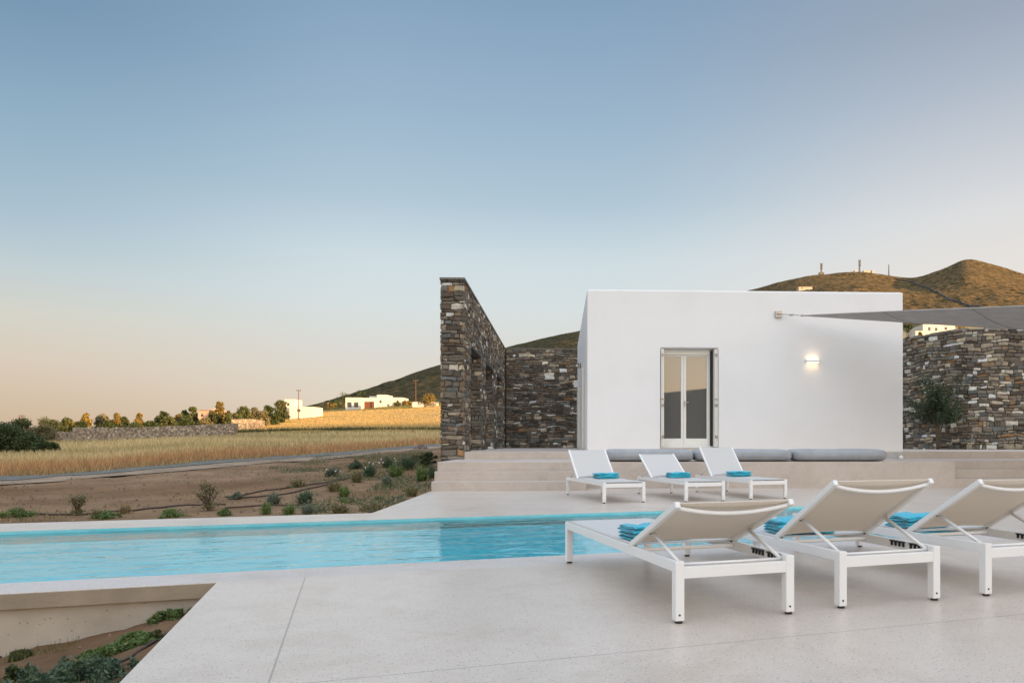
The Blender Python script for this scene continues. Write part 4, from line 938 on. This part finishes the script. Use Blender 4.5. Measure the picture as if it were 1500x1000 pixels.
def plant(q, w_, h_, mat, kind, label, seed, flowers=0, group='small plants in the garden bed', dens=1, ls=None):
    T = empty('garden_plant', q); tag(T, label, 'plant', group); rg = np.random.default_rng(seed)
    if kind == 1:
        n = int(260*dens); a_ = rg.uniform(0, 2*math.pi, n); r0 = rg.uniform(0, .25, n)*w_/2; sp = rg.uniform(.1, 1, n)**.7*w_/2; lob = .75+.45*np.sin(a_*rg.integers(2, 4)+rg.uniform(0, 6)); sp = sp*(.55+.6*lob); hh = h_*rg.uniform(.35, 1.3, n)*(.55+.45*lob)*np.sqrt(np.clip(1-.5*(sp/(w_/2))**2, .1, 1))
        ww = max(.006, .0013*q.y); V = np.empty((n, 3, 3)); cs, sn = np.cos(a_), np.sin(a_); px2 = -sn*ww; py2 = cs*ww
        V[:, 0] = np.stack([cs*r0-px2, sn*r0-py2, np.full(n, -.03)], 1); V[:, 1] = np.stack([cs*r0+px2, sn*r0+py2, np.full(n, -.03)], 1); V[:, 2] = np.stack([cs*sp, sn*sp, hh], 1)
        npmesh('stems', V.reshape(-1, 3), np.arange(3*n).reshape(n, 3), mat, T)
        m_ = int(560*dens); k = rg.integers(0, n, m_); f = rg.uniform(.25, 1.08, m_)[:, None]
        b0 = (V[k, 0]+V[k, 1])/2; cen = b0*(1-f)+V[k, 2]*f+rg.normal(0, .03, (m_, 3))
        leafcloud('foliage', cen, ls or max(.018, .0027*q.y), mat, T, .3)
    elif kind == 2:
        g = MB(); cen = []
        for k in range(15):
            a_ = rg.uniform(0, 6.28); hh = h_*rg.uniform(.55, 1.1); rr = w_*rg.uniform(.15, .6); pts = [Vector((0, 0, -.02)), Vector((math.cos(a_)*rr*.3, math.sin(a_)*rr*.3, hh*.45)), Vector((math.cos(a_)*rr*.8, math.sin(a_)*rr*.8, hh*.8)), Vector((math.cos(a_)*rr, math.sin(a_)*rr, hh))]
            g.tube(pts, [.012, .009, .006, .004], 4, False)
            for j in range(3): a2 = rg.uniform(0, 6.28); e2 = pts[2]+Vector((math.cos(a2)*w_*.16, math.sin(a2)*w_*.16, h_*rg.uniform(.05, .2))); g.tube([pts[2], e2], [.005, .003], 4, False); cen += [np.array(e2)+rg.normal(0, .03, 3) for _ in range(10)]
            cen += [np.array(pts[3])+rg.normal(0, .035, 3) for _ in range(14)]
        cen += list(rg.normal(0, 1, (420, 3))*np.array([w_*.2, w_*.2, h_*.10])+np.array([0, 0, h_*.18]))
        g.build('stems', M['bark'], T); leafcloud('foliage', np.array(cen), .035, mat, T, .3)
    elif kind == 3:
        n = int(1700*dens); a_ = rg.uniform(0, 6.28, n); r_ = rg.uniform(0, 1, n)**.6; X = q.x+np.cos(a_)*r_*w_*.6; Y = q.y+np.sin(a_)*r_*w_*.42
        keep = vnoise(X*9, Y*9, seed)+.6*vnoise(X*23, Y*23, seed) > (.0 if dens >= 9 else .10)+.25*(r_-.6); X, Y, r_ = X[keep], Y[keep], r_[keep]; Z = []
        for x, y in zip(X, Y): s2, r2 = toP(Vector((x, y, 0))); Z.append(bedz(s2, r2) if s2 < -.01 and r2 < .02 else -9)
        Z = np.array(Z); ok = Z > -5; X, Y, Z, r_ = X[ok], Y[ok], Z[ok], r_[ok]; hh = h_*np.sqrt(np.clip(1.1-r_**2, .05, 1))*(.3+1.1*(vnoise(X*14, Y*14, seed+3)+.5))*rg.uniform(.02, 1, len(X))
        leafcloud('foliage', np.stack([X-q.x, Y-q.y, Z-q.z+hh], 1), ls, mat, T, .45)
    else:
        leafcloud('foliage', np.concatenate([crown(int(1100*dens), w_/2*1.1, h_*.95, 11, seed)]+[crown(260, w_*.2, h_*rg.uniform(.4, .9), 3, seed+k)+np.array([math.cos(rg.uniform(0, 6.28))*w_*.5, math.sin(rg.uniform(0, 6.28))*w_*.5, 0]) for k in range(4)]), ls or max(.02, .003*q.y), mat, T, .38)
    if flowers:
        m_ = flowers; a_ = rg.uniform(0, 6.28, m_); rr = rg.uniform(.2, .6, m_)*w_; cen = np.stack([np.cos(a_)*rr, np.sin(a_)*rr, h_*rg.uniform(.5, 1.15, m_)], 1)
        g = MB()
        for c_ in cen:
            s_ = max(.010, .0011*q.y); c_ = Vector(c_)
            for k in range(5):
                b_ = k*1.257; d_ = Vector((math.cos(b_), -.4, math.sin(b_)))*s_; e2 = Vector((-math.sin(b_), 0, math.cos(b_)))*s_*.4
                g.add([c_, c_+d_*.6+e2, c_+d_, c_+d_*.6-e2], [(0, 1, 2, 3)])
        g.build('flowers', M['petal'], T)
    return T
for i, (px_, by, w_, h_, mt, kd, lab) in enumerate(GP):
    q = seat(px_, by, 7.6, 60); D = q.y
    plant(q, w_*1.22*D/F, h_*1.1*D/F, M[mt], kd, lab, 500+i, 4 if px_ in (488, 541, 568) else 0, dens=.55 if px_ == 306 else 1)
# plants in the sunken bed, lower left
def bedpt(px_, y_):
    best = None
    for k in range(400):
        D = 2+k*.01; q = ray(px_, y_, D); s_, r_ = toP(q); zz = bedz(s_, r_)
        if q.z <= zz: return Vector((q.x, q.y, zz))
    return q
for i, (px_, by, w_, h_, mt, kd, lab, dn, fl) in enumerate((
    (80, 1015, 190, 42, 'leaf_bluegreen', 3, 'largest dark leafy plant in the sunken bed at the bottom left', 9, 0),
    (5, 1005, 60, 26, 'leaf_dark', 3, 'dark leafy plant at the bottom left corner of the photo', 4, 0),
    (250, 908, 58, 14, 'leaf_green', 3, 'small green clump where the sunken bed meets the deck corner', 5, 0),
    (180, 950, 90, 16, 'leaf_green', 3, 'spreading light green plant in the middle of the sunken bed', 6, 0),
    (78, 948, 52, 13, 'leaf_mid', 3, 'green creeping plant under the pool wall in the sunken bed', 4, 0),
    (225, 938, 46, 13, 'leaf_mid', 3, 'green plant against the deck edge right of the light green one', 4, 0),
    (20, 962, 40, 9, 'leaf_mid', 3, 'small creeping plant at the left edge below the pool wall', 3, 0),
    (140, 965, 50, 14, 'leaf_green', 3, 'low green sprigs between the large dark plant and the light green one', 4, 0))):
    q = bedpt(px_, by); D = q.y; plant(q, w_*D/F, h_*D/F, M[mt], kd, lab, 700+i, fl, 'plants in the sunken bed', dn, .024)
g = None
n = 14000; s_ = -RNG.uniform(.05, 4, n); r_ = -RNG.uniform(0.05, 4, n); keep = vnoise(s_*2.2, r_*2.2, 44) > .08; s_, r_ = s_[keep], r_[keep]; n = len(s_)
W3 = np.array([list(P(a_, b_, bedz(a_, b_))) for a_, b_ in zip(s_, r_)])
tag(blades('weeds', W3[:, 0], W3[:, 1], RNG.uniform(.015, .06, n), .007, np.array([.15, .16, .055])*RNG.uniform(.4, 1.6, n)[:, None], W3[:, 2]-.003), 'short sparse weeds and dry sprigs on the soil of the sunken bed', 'weeds', None, 'stuff')
# stones strewn on the soil (uncountable)
g = MB()
for k in range(2600):
    if k < 1700:
        px_ = random.uniform(-60, 632); D = random.uniform(8.5, 24); X_ = (px_-CX)*D/F; q = Vector((X_, D, 0)); u_, v_ = toB(q); ss_, rr_ = toP(q)
        if rr_ < RO+.1 or u_ > UE-.15: continue
        z = tw(X_, D); r = random.uniform(.008, .028)*random.choice((1, 1, 1.7))
    else:
        s_, r_ = -random.uniform(.03, 4), -random.uniform(0, 4); z = bedz(s_, r_); q = P(s_, r_); r = random.uniform(.004, .016)
    col = tuple(np.array(random.choice(((.17, .11, .065), (.24, .17, .11), (.12, .075, .04), (.16, .12, .085))))*random.uniform(.7, 1.2))
    vs = [Vector((q.x, q.y, z))+Vector((math.cos(a_)*r*random.uniform(.7, 1.3), math.sin(a_)*r*random.uniform(.7, 1.3), -.2*r)) for a_ in (0, 1.26, 2.5, 3.77, 5.0)]+[Vector((q.x, q.y, z+r*.8))]
    g.add(vs, [(0, 1, 5), (1, 2, 5), (2, 3, 5), (3, 4, 5), (4, 0, 5)], col)
tag(g.build('pebbles', M['stone'], None, usecol=True), 'small stones strewn over the bare earth', 'pebbles', None, 'stuff')
# irrigation pipes
def pipe(pts, lab, r=.011, fn=None, dm=8):
    W = []
    for k in range(len(pts)-1):
        for t_ in np.linspace(0, 1, 9)[:-1 if k < len(pts)-2 else None]:
            x = pts[k][0]*(1-t_)+pts[k+1][0]*t_; y = pts[k][1]*(1-t_)+pts[k+1][1]*t_+.5*math.sin(x*.11)
            q = seat(x, y, 7.8, 60) if fn is None else fn(x, y); W.append(q+Vector((0, 0, r*.8)))
    g = MB(); g.tube(W, r, 6); tag(g.build('irrigation_pipe', M['pipe'], None, True), lab, 'pipe', 'brown irrigation pipes')
pipe([(40, 753), (110, 755), (150, 751), (200, 748), (250, 742), (300, 739.5), (330, 740)], 'brown irrigation pipe running left of the tallest scraggly plant', .016)
pipe([(345, 727), (390, 719), (440, 712), (470, 708), (500, 702)], 'brown irrigation pipe across the middle of the garden bed', .016)
pipe([(330, 729), (380, 728.5), (430, 722), (470, 712), (540, 692)], 'brown irrigation pipe crossing below the middle one', .016)
pipe([(330, 745), (360, 742), (420, 740), (455, 741)], 'brown irrigation pipe close to the coping', .014)
pipe([(540, 752), (560, 741), (600, 720), (618, 700), (628, 690)], 'brown irrigation pipe beside the diagonal deck edge', .014)
pipe([(-20, 970), (40, 950), (100, 930), (150, 917), (190, 910), (235, 908)], 'brown irrigation pipe curving under the pool wall in the sunken bed', .009, bedpt)
pipe([(160, 978), (190, 964), (220, 945), (245, 928)], 'brown irrigation pipe beside the deck in the sunken bed', .008, bedpt)
# boulder at the end of the road
q = seat(617, 657, 25); g = MB(); rn = random.Random(5)
r = 9*q.y/F; V = []
for i in range(7):
    for j in range(12):
        th = math.pi*i/6*.5; a_ = 2*math.pi*j/12; k = 1+rn.uniform(-.15, .15); V.append((math.cos(a_)*math.cos(th)*r*k*1.15, math.sin(a_)*math.cos(th)*r*k, math.sin(th)*r*.75*k-.05))
g.add(V, [(i*12+j, i*12+(j+1) % 12, (i+1)*12+(j+1) % 12, (i+1)*12+j) for i in range(6) for j in range(12)], (.17, .13, .115)); o = g.build('boulder', M['stone'], None, usecol=True); o.location = q; tag(o, 'brown boulder lying at the end of the gravel road by the tall stone wall', 'boulder')

# olive-like sapling in front of the curved wall
q = on(1374, 658.3, UZ); q = ray(1374, 658.3, 23.4); q.z = UZ
T = empty('tree', q); tag(T, 'young dark green tree standing in front of the curved stone wall', 'tree'); g = MB()
for k, (dx, zz) in enumerate(((0, 1), (.10, 1), (-.08, .95))):
    g.tube([(dx*.2, 0, 0), (dx*.5, .02, .4*zz), (dx+.03, 0, .75*zz), (dx*3, 0, 1.2*zz), (dx*5, .05*k, 1.8)], [.035, .028, .022, .014, .004], 7)
rg = np.random.default_rng(3); cen = []
for k in range(70):
    a_ = rg.uniform(0, 6.28); el = rg.uniform(.25, 1.5); L = rg.uniform(.85, 1.6)*(.78+.3*math.sin(el)); b0 = Vector((0, 0, .72+rg.uniform(0, .35))); d_ = Vector((math.cos(a_)*math.cos(el)*.95, math.sin(a_)*math.cos(el)*.95, math.sin(el)))
    pts = [b0+d_*L*f+Vector((0, 0, -.10*f*f)) for f in (0, .35, .7, 1)]; g.tube(pts, [.012, .008, .005, .002], 4, False)
    for m_ in range(70):
        f = rg.uniform(.25, 1.05); cen.append(np.array(b0+d_*L*f+Vector((0, 0, -.10*f*f)))+rg.normal(0, .055, 3))
g.build('trunk', M['bark'], T, True); leafcloud('crown', np.array(cen), .10, M['oleander'], T, .32)
# low ground plants behind white pebble at wall foot
g = MB(); V = [(math.cos(a_)*.06, math.sin(a_)*.05, 0) for a_ in np.linspace(0, 6.28, 7)[:-1]]+[(0, 0, .06)]
g.add(V, [(i, (i+1) % 6, 6) for i in range(6)], (.6, .58, .55)); o = g.build('white_stone', M['stone'], None, usecol=True); o.location = ray(1353.5, 657, 22.6).xy.to_3d()+Vector((0, 0, UZ)); tag(o, 'single white stone lying at the foot of the curved stone wall', 'stone')

# ------------------------------------------------------------------ far things
# field wall
def fieldwall_mat():
    m = N('rubble_wall'); vo = m.n('TexVoronoi'); vo.inputs['Scale'].default_value = 4.5; m.l(m.coord(), vo.inputs['Vector'])
    s_ = m.n('SeparateColor'); m.l(vo.outputs['Color'], s_.inputs[0])
    c = m.ramp(s_.outputs[0], [(0, (.27, .21, .15)), (.6, (.38, .31, .235)), (.93, (.45, .37, .28)), (.97, (.55, .48, .39))])
    c = m.mix(m.ramp(vo.outputs['Distance'], [(.3, (0,)*3), (.75, (.8,)*3)]), c, (.13, .10, .075)); m.base(c); m.set(Roughness=.95); m.bump(vo.outputs['Distance'], .8, .1); return m.m
M['fieldwall'] = fieldwall_mat()
def lwall(pts, lab, mat):
    """pts: (px, top y, base y, depth)"""
    g = MB(); W = []
    for k in range(len(pts)-1):
        for t_ in np.linspace(0, 1, 25)[:-1 if k < len(pts)-2 else None]:
            x, ty, by, D = [pts[k][i]*(1-t_)+pts[k+1][i]*t_ for i in range(4)]; W.append((x, ty+random.uniform(-.5, .5), by, D))
    base = ray(W[0][0], W[0][2], W[0][3]); V = []
    for x, ty, by, D in W:
        a_ = ray(x, by, D); z1 = H-(ty-HY)*D/F; z0 = min(a_.z, tw(a_.x, D))-.4
        V += [Vector((a_.x, a_.y, z0))-base, Vector((a_.x, a_.y, z1))-base, Vector((a_.x, a_.y+.5, z1))-base, Vector((a_.x, a_.y+.5, z0))-base]
    fs = []
    for i in range(len(W)-1):
        for j in range(4): fs.append((i*4+j, (i+1)*4+j, (i+1)*4+(j+1) % 4, i*4+(j+1) % 4)[::-1])
    fs += [(0, 1, 2, 3), tuple(len(V)-4+j for j in range(4))[::-1]]
    g.add(V, fs); o = g.build('field_wall', mat); o.location = base; tag(o, lab, 'wall')
lwall([(106, 626, 648, 70), (200, 625.5, 645, 70), (330, 620.5, 640, 70), (345, 620, 637, 71)], 'long brown rubble wall along the field below the far trees', M['fieldwall'])
lwall([(30, 633, 648, 72), (104, 632, 649, 72)], 'lower rubble wall stretch at the left behind the dark bushes', M['fieldwall'])
lwall([(339, 614, 624, 90), (370, 613.5, 622, 92), (385, 616, 621, 94)], 'short sunlit wall stretch at the start of the golden field', M['fieldwall'])
def block(px0, px1, ty, by, D, dep=5, wins=(), mat='farwhite', par=None, name='wall'):
    a_ = ray(px0, by, D); b_ = ray(px1, by, D); z1 = H-(ty-HY)*D/F; o_ = par.location
    g = MB(); zb = min(a_.z, tw(a_.x, D), tw(b_.x, D))-1
    g.box((a_.x-o_.x, a_.y-o_.y, zb-o_.z), (b_.x-o_.x, a_.y+dep-o_.y, z1-o_.z)); g.build(name, M[mat], par)
    for (x0, x1, y0, y1) in wins:
        p_, q_ = ray(x0, y1, D), ray(x1, y0, D); g = MB(); g.box((p_.x-o_.x, p_.y-.06-o_.y, p_.z-o_.z), (q_.x-o_.x, p_.y+.02-o_.y, q_.z-o_.z)); g.build('window', M['window'], par)
hs = empty('house', ray(420, 603, 135)); tag(hs, 'white house with a small tower left of the utility pole, glowing in the low sun', 'house')
block(417, 430, 584.5, 606, 135, 4, ((421, 424, 590, 594),), par=hs); block(424, 458, 595.5, 608, 133, 5, ((436, 440, 599, 603),), par=hs, name='annex')
hs = empty('house', ray(525, 597, 186)); tag(hs, 'long low white house with two dark windows and a brown pergola below the hill', 'house')
block(506, 529, 582, 599, 186, 6, ((509, 515, 589, 596), (519, 525, 589, 596)), par=hs)
block(529, 548, 582.5, 597, 190, 5, (), par=hs, name='porch_wall'); block(529.5, 547.5, 588, 597.5, 188.5, .4, (), 'wood', hs, 'pergola')
block(541, 553, 580, 594, 195, 6, ((544, 548, 583, 586),), par=hs, name='upper_storey'); block(552, 566, 578, 596, 193, 6, ((556, 559, 586, 590),), par=hs, name='wing')
block(566, 590, 582, 594, 197, 6, ((570, 573, 586, 589), (581, 584, 586, 589)), par=hs, name='rear_wing')
hs = empty('house', ray(298, 606, 130)); tag(hs, 'pink house with a low roof among the far trees', 'house'); block(291, 308, 600.5, 618, 130, 6, ((295, 298, 606, 610),), 'pink', hs)
o_ = hs.location; g = MB(); a_ = ray(290, 600.5, 129.6)-o_; b_ = ray(309, 600.5, 129.6)-o_; zt_ = .5
g.add([a_, b_, b_+Vector((0, 7, 0)), a_+Vector((0, 7, 0)), (a_+b_)/2+Vector((0, 3.5, zt_))], [(0, 1, 4), (1, 2, 4), (2, 3, 4), (3, 0, 4)]); g.build('roof', M['pink'], hs)
hs = empty('house', ray(615, 591, 176)); tag(hs, 'low white wall-like building below the bright round tree', 'house'); block(604, 640, 588.5, 592, 178, 2, (), par=hs)
# village seen under the sail
hs = empty('house', ray(1380, 487, 150)); tag(hs, 'sunlit white terraced house just below the shade sail above the curved wall', 'house')
block(1352, 1399, 475, 492, 150, 8, ((1360, 1363, 479, 484), (1370, 1373, 480, 485), (1384, 1387, 479, 483)), par=hs); block(1341, 1374, 484.5, 496, 144, 4, (), par=hs, name='garden_wall')
for i, (px_, ty, by, hw, D, mt, lab) in enumerate(((1331, 474, 496, 9, 140, 'leaf_dark', 'dark tree between the white facade corner and the sunlit house'), (1346, 478, 490, 5, 141, 'leaf_olive', 'small olive tree in front of the sunlit terraced house'), (1366, 483, 490, 5, 142, 'leaf_mid', 'small tree in the garden of the terraced house'), (1380, 482, 490, 4, 142.5, 'leaf_gold', 'small golden bush at the foot of the terraced house'), (1408, 478, 488, 12, 150, 'leaf_gold', 'golden scrub right of the terraced house'))):
    X_ = (px_-CX)*D/F; zb = H-(by+4-HY)*D/F; g0 = tw(X_, D); ht = (by+4-ty)*D/F
    if g0 < zb: ht += zb-g0; zb = g0
    tree('tree', Vector((X_, D, zb)), ht, hw*D/F, M[mt], lab, 'trees around the terraced house', 800+i, 900, .3, .12, .1, 8)
q = seat(1180, 424.5, 300); hs = empty('house', q); tag(hs, 'long pale building low on the hill just above the white facade roofline', 'house'); block(1170, 1190, 420, 424, q.y, 8, ((1174, 1176, 421, 422.5),), mat='farcream', par=hs)
# utility poles
def pole(px_, ty, by, D, lab, arms=1):
    q = ray(px_, by, D); g0 = tw(q.x, D); zt_ = H-(ty-HY)*D/F; q.z = min(q.z, g0); Hh = zt_-q.z; T = empty('utility_pole', q); tag(T, lab, 'utility pole', 'utility poles'); w_ = D/F
    g = MB(); g.tube([(0, 0, -.3), (0, 0, Hh)], [.75*w_, .5*w_], 8); g.build('post', M['wood'], T)
    for k in range(arms):
        g = MB(); z = Hh-(.8+k*5)*w_; g.box((-4*w_*(1.5 if arms > 1 else 1)*.8, -.1, z-.35*w_), (4*w_*(1.5 if arms > 1 else 1)*.8, .1, z+.35*w_)); g.build('crossarm', M['wood'], T)
        for x in (-3, 0, 3): g = MB(); g.tube([(x*w_, 0, z), (x*w_, 0, z+1.4*w_)], .4*w_, 6); g.build('insulator', M['mast'], T)
pole(437.5, 571, 606, 128, 'utility pole beside the white tower house'); pole(32, 608, 640, 80, 'utility pole with two crossarms at far left above the dark bushes', 2); pole(609, 557, 592, 180, 'sunlit utility pole on the slope right of the long white house')
# masts on the hill
def crest(px_):
    Ds = np.linspace(600, 1000, 400); zz = tz(np.full_like(Ds, px_), Ds); k = int(np.argmax((zz-H)/Ds)); return Vector(((px_-CX)*Ds[k]/F, Ds[k], zz[k]))
def mast(px_, hp, lab, w0=1.3, hut=False):
    q = crest(px_); D = q.y; T = empty('antenna_mast', q); tag(T, lab, 'antenna mast', 'antenna masts on the hill'); Hh = hp*D/F; g = MB()
    for a_, b_ in ((-1, -1), (1, -1), (1, 1), (-1, 1)): g.tube([(a_*w0*.6, b_*w0*.6, -6), (a_*w0*.25, b_*w0*.25, Hh)], .2, 5)
    for k in range(7):
        z = Hh*k/7; z2 = Hh*(k+1)/7; s_ = w0*(.6-.35*k/7); s2 = w0*(.6-.35*(k+1)/7)
        g.tube([(-s_, -s_, z), (s2, -s2, z2)], .16, 4); g.tube([(s_, -s_, z), (-s2, -s2, z2)], .16, 4); g.tube([(-s_, -s_, z), (s_, -s_, z)], .16, 4)
    g.build('lattice', M['mast'], T)
    if w0 > 1:
        for z in (.5, .72, .9):
            for sg in (-1, 1): g = MB(); g.tube([(sg*w0*.8, -.6, Hh*z), (sg*w0*.8, -.6, Hh*z+1.8)], .5, 8); g.box((min(0, sg*w0*.8), -.7, Hh*z), (max(0, sg*w0*.8), -.5, Hh*z+.3)); g.build('antenna', M['mast'], T)
    if hut:
        for x0, x1, hh in ((-7, -4, 1.5), (4, 11, 1.2), (14, 17, 1.6)): g = MB(); g.box((x0, -3, -6), (x1, 1, hh)); g.build('hut', M['farcream'], T)
    elif w0 > 1: g = MB(); g.box((-3.2, -3, -6), (2.6, 1, 2.2)); g.build('hut', M['mast'], T)
mast(1203, 16, 'left antenna mast on the hill, with a dark hut at its base'); mast(1259, 17, 'middle antenna mast on the hill with pale huts beside it', 1.3, True); mast(1302, 16, 'thin right-hand antenna mast on the hill', .8)

# dark field wall running down the hillside, and garden weeds
W = []
for x, y in ((1310, 408.5), (1338, 414), (1356, 421), (1378, 432), (1398, 441), (1417, 447), (1440, 452)):
    W.append(seat(x, y, 240))
g = MB(); P2 = []
for a_, b_ in zip(W[:-1], W[1:]):
    for t_ in np.linspace(0, 1, 9)[:-1]: q = a_.lerp(b_, float(t_)); q.z = tw(q.x, q.y)+.4; P2.append(q)
g.tube(P2, .9, 5); tag(g.build('hillside_wall', M['mortar']), 'dark dry-stone wall running diagonally down the sunlit hillside', 'wall')
n = 42000; px = RNG.uniform(-150, 632, n); D = RNG.uniform(8.2, 33, n); X = (px-CX)*D/F
wp = np.stack([X-PC.x, D-PC.y], 1); rr = wp @ np.array([p1.x, p1.y]); wb = np.stack([X, D-BO.y], 1); uu = wb @ np.array([b2.x, b2.y])
keep = (rr > RO+.05) & (uu < UE-.1) & (D < road_D(X)-1.2) & (vnoise(X*.8, D*.8, 51)+.5*vnoise(X*2.3, D*2.3, 52) > .13+.25*np.clip((450-px)/500, 0, 1)-.34*np.clip((px-430)/120, 0, 1))
X, D = X[keep], D[keep]; n = len(X)
cw = np.array([[.09, .13, .04], [.17, .17, .065], [.33, .25, .13]])[RNG.integers(0, 3, n)]*RNG.uniform(.6, 1.3, n)[:, None]
tag(blades('weeds', X, D, RNG.uniform(.02, .09, n)*(1+1.3*np.clip((CX+F*X/D-470)/120, 0, 1)*(vnoise(X*1.1, D*1.1, 61) > 0)), .013, cw), 'sparse weeds and dry sprigs on the bare soil beyond the pool', 'weeds', None, 'stuff')
# low scrub closing the gaps between the far trees
HB = [(118, 619, 14, 'leaf_dark', 'dark undergrowth under the small golden bush behind the field wall'), (160, 618, 13, 'leaf_dark', 'dark undergrowth beneath the brownish tree'), (195, 620, 11, 'leaf_dark', 'low dark hedge left of the lone golden tree'), (222, 619, 13, 'leaf_dark', 'low dark hedge right of the lone golden tree'), (246, 612, 13, 'leaf_mid', 'dense green hedge left of the pink house'), (272, 611, 14, 'leaf_dark', 'dark hedge below the tall pointed tree'), (301, 613, 12, 'leaf_olive', 'olive hedge in front of the pink house'), (327, 609, 14, 'leaf_gold', 'golden-green hedge under the tallest golden tree'), (345, 606, 12, 'leaf_mid', 'green hedge left of the broad low green tree'), (382, 603, 14, 'leaf_olive', 'olive hedge at the start of the golden field'), (404, 602, 12, 'leaf_dark', 'dark hedge below the large round tree')]
for i, (px_, ty, hw, mt, lab) in enumerate(HB):
    D = 88+i*1.6; X_ = (px_-CX)*D/F; zb = tw(X_, D); zt_ = H-(ty-HY)*D/F
    T = empty('hedge', Vector((X_, D, zb))); tag(T, lab, 'hedge', 'undergrowth behind the field wall'); leafcloud('foliage', crown(2200, hw*D/F, max(.6, (zt_-zb)*1.1), 18, 900+i), .28, M[mt], T)

# tangled ground cover thickening towards the steps
n = 60000; px = RNG.uniform(395, 634, n); D = RNG.uniform(9.5, 30, n); X = (px-CX)*D/F
wp = np.stack([X-PC.x, D-PC.y], 1); rr = wp @ np.array([p1.x, p1.y]); wb = np.stack([X, D-BO.y], 1); uu = wb @ np.array([b2.x, b2.y])
dn = vnoise(X*1.2, D*.9, 71)+.6*vnoise(X*3.1, D*2.5, 72); bias = .42-.40*np.clip((px-430)/190, 0, 1)-.12*np.clip((D-13)/8, 0, 1)
keep = (rr > RO+.05) & (uu < UE-.05) & (D < road_D(X)-1.5) & (dn > bias)
X, D, px, dn, bias = X[keep], D[keep], px[keep], dn[keep], bias[keep]
Z = tz(px, D)+RNG.uniform(0, 1, len(X))**1.4*(.04+.45*np.clip(dn-bias, 0, .5))
k = RNG.random(len(X)) < .5
for m_, sel, lab in (('leaf_olive', k, 'low olive scrub tangled over the soil towards the steps'), ('leaf_bluegreen', ~k, 'low dark green scrub tangled over the soil towards the steps')):
    tag(leafcloud('ground_cover', np.stack([X, D, Z], 1)[sel], .045, M[m_], None, .35), lab, 'ground cover', None, 'stuff')
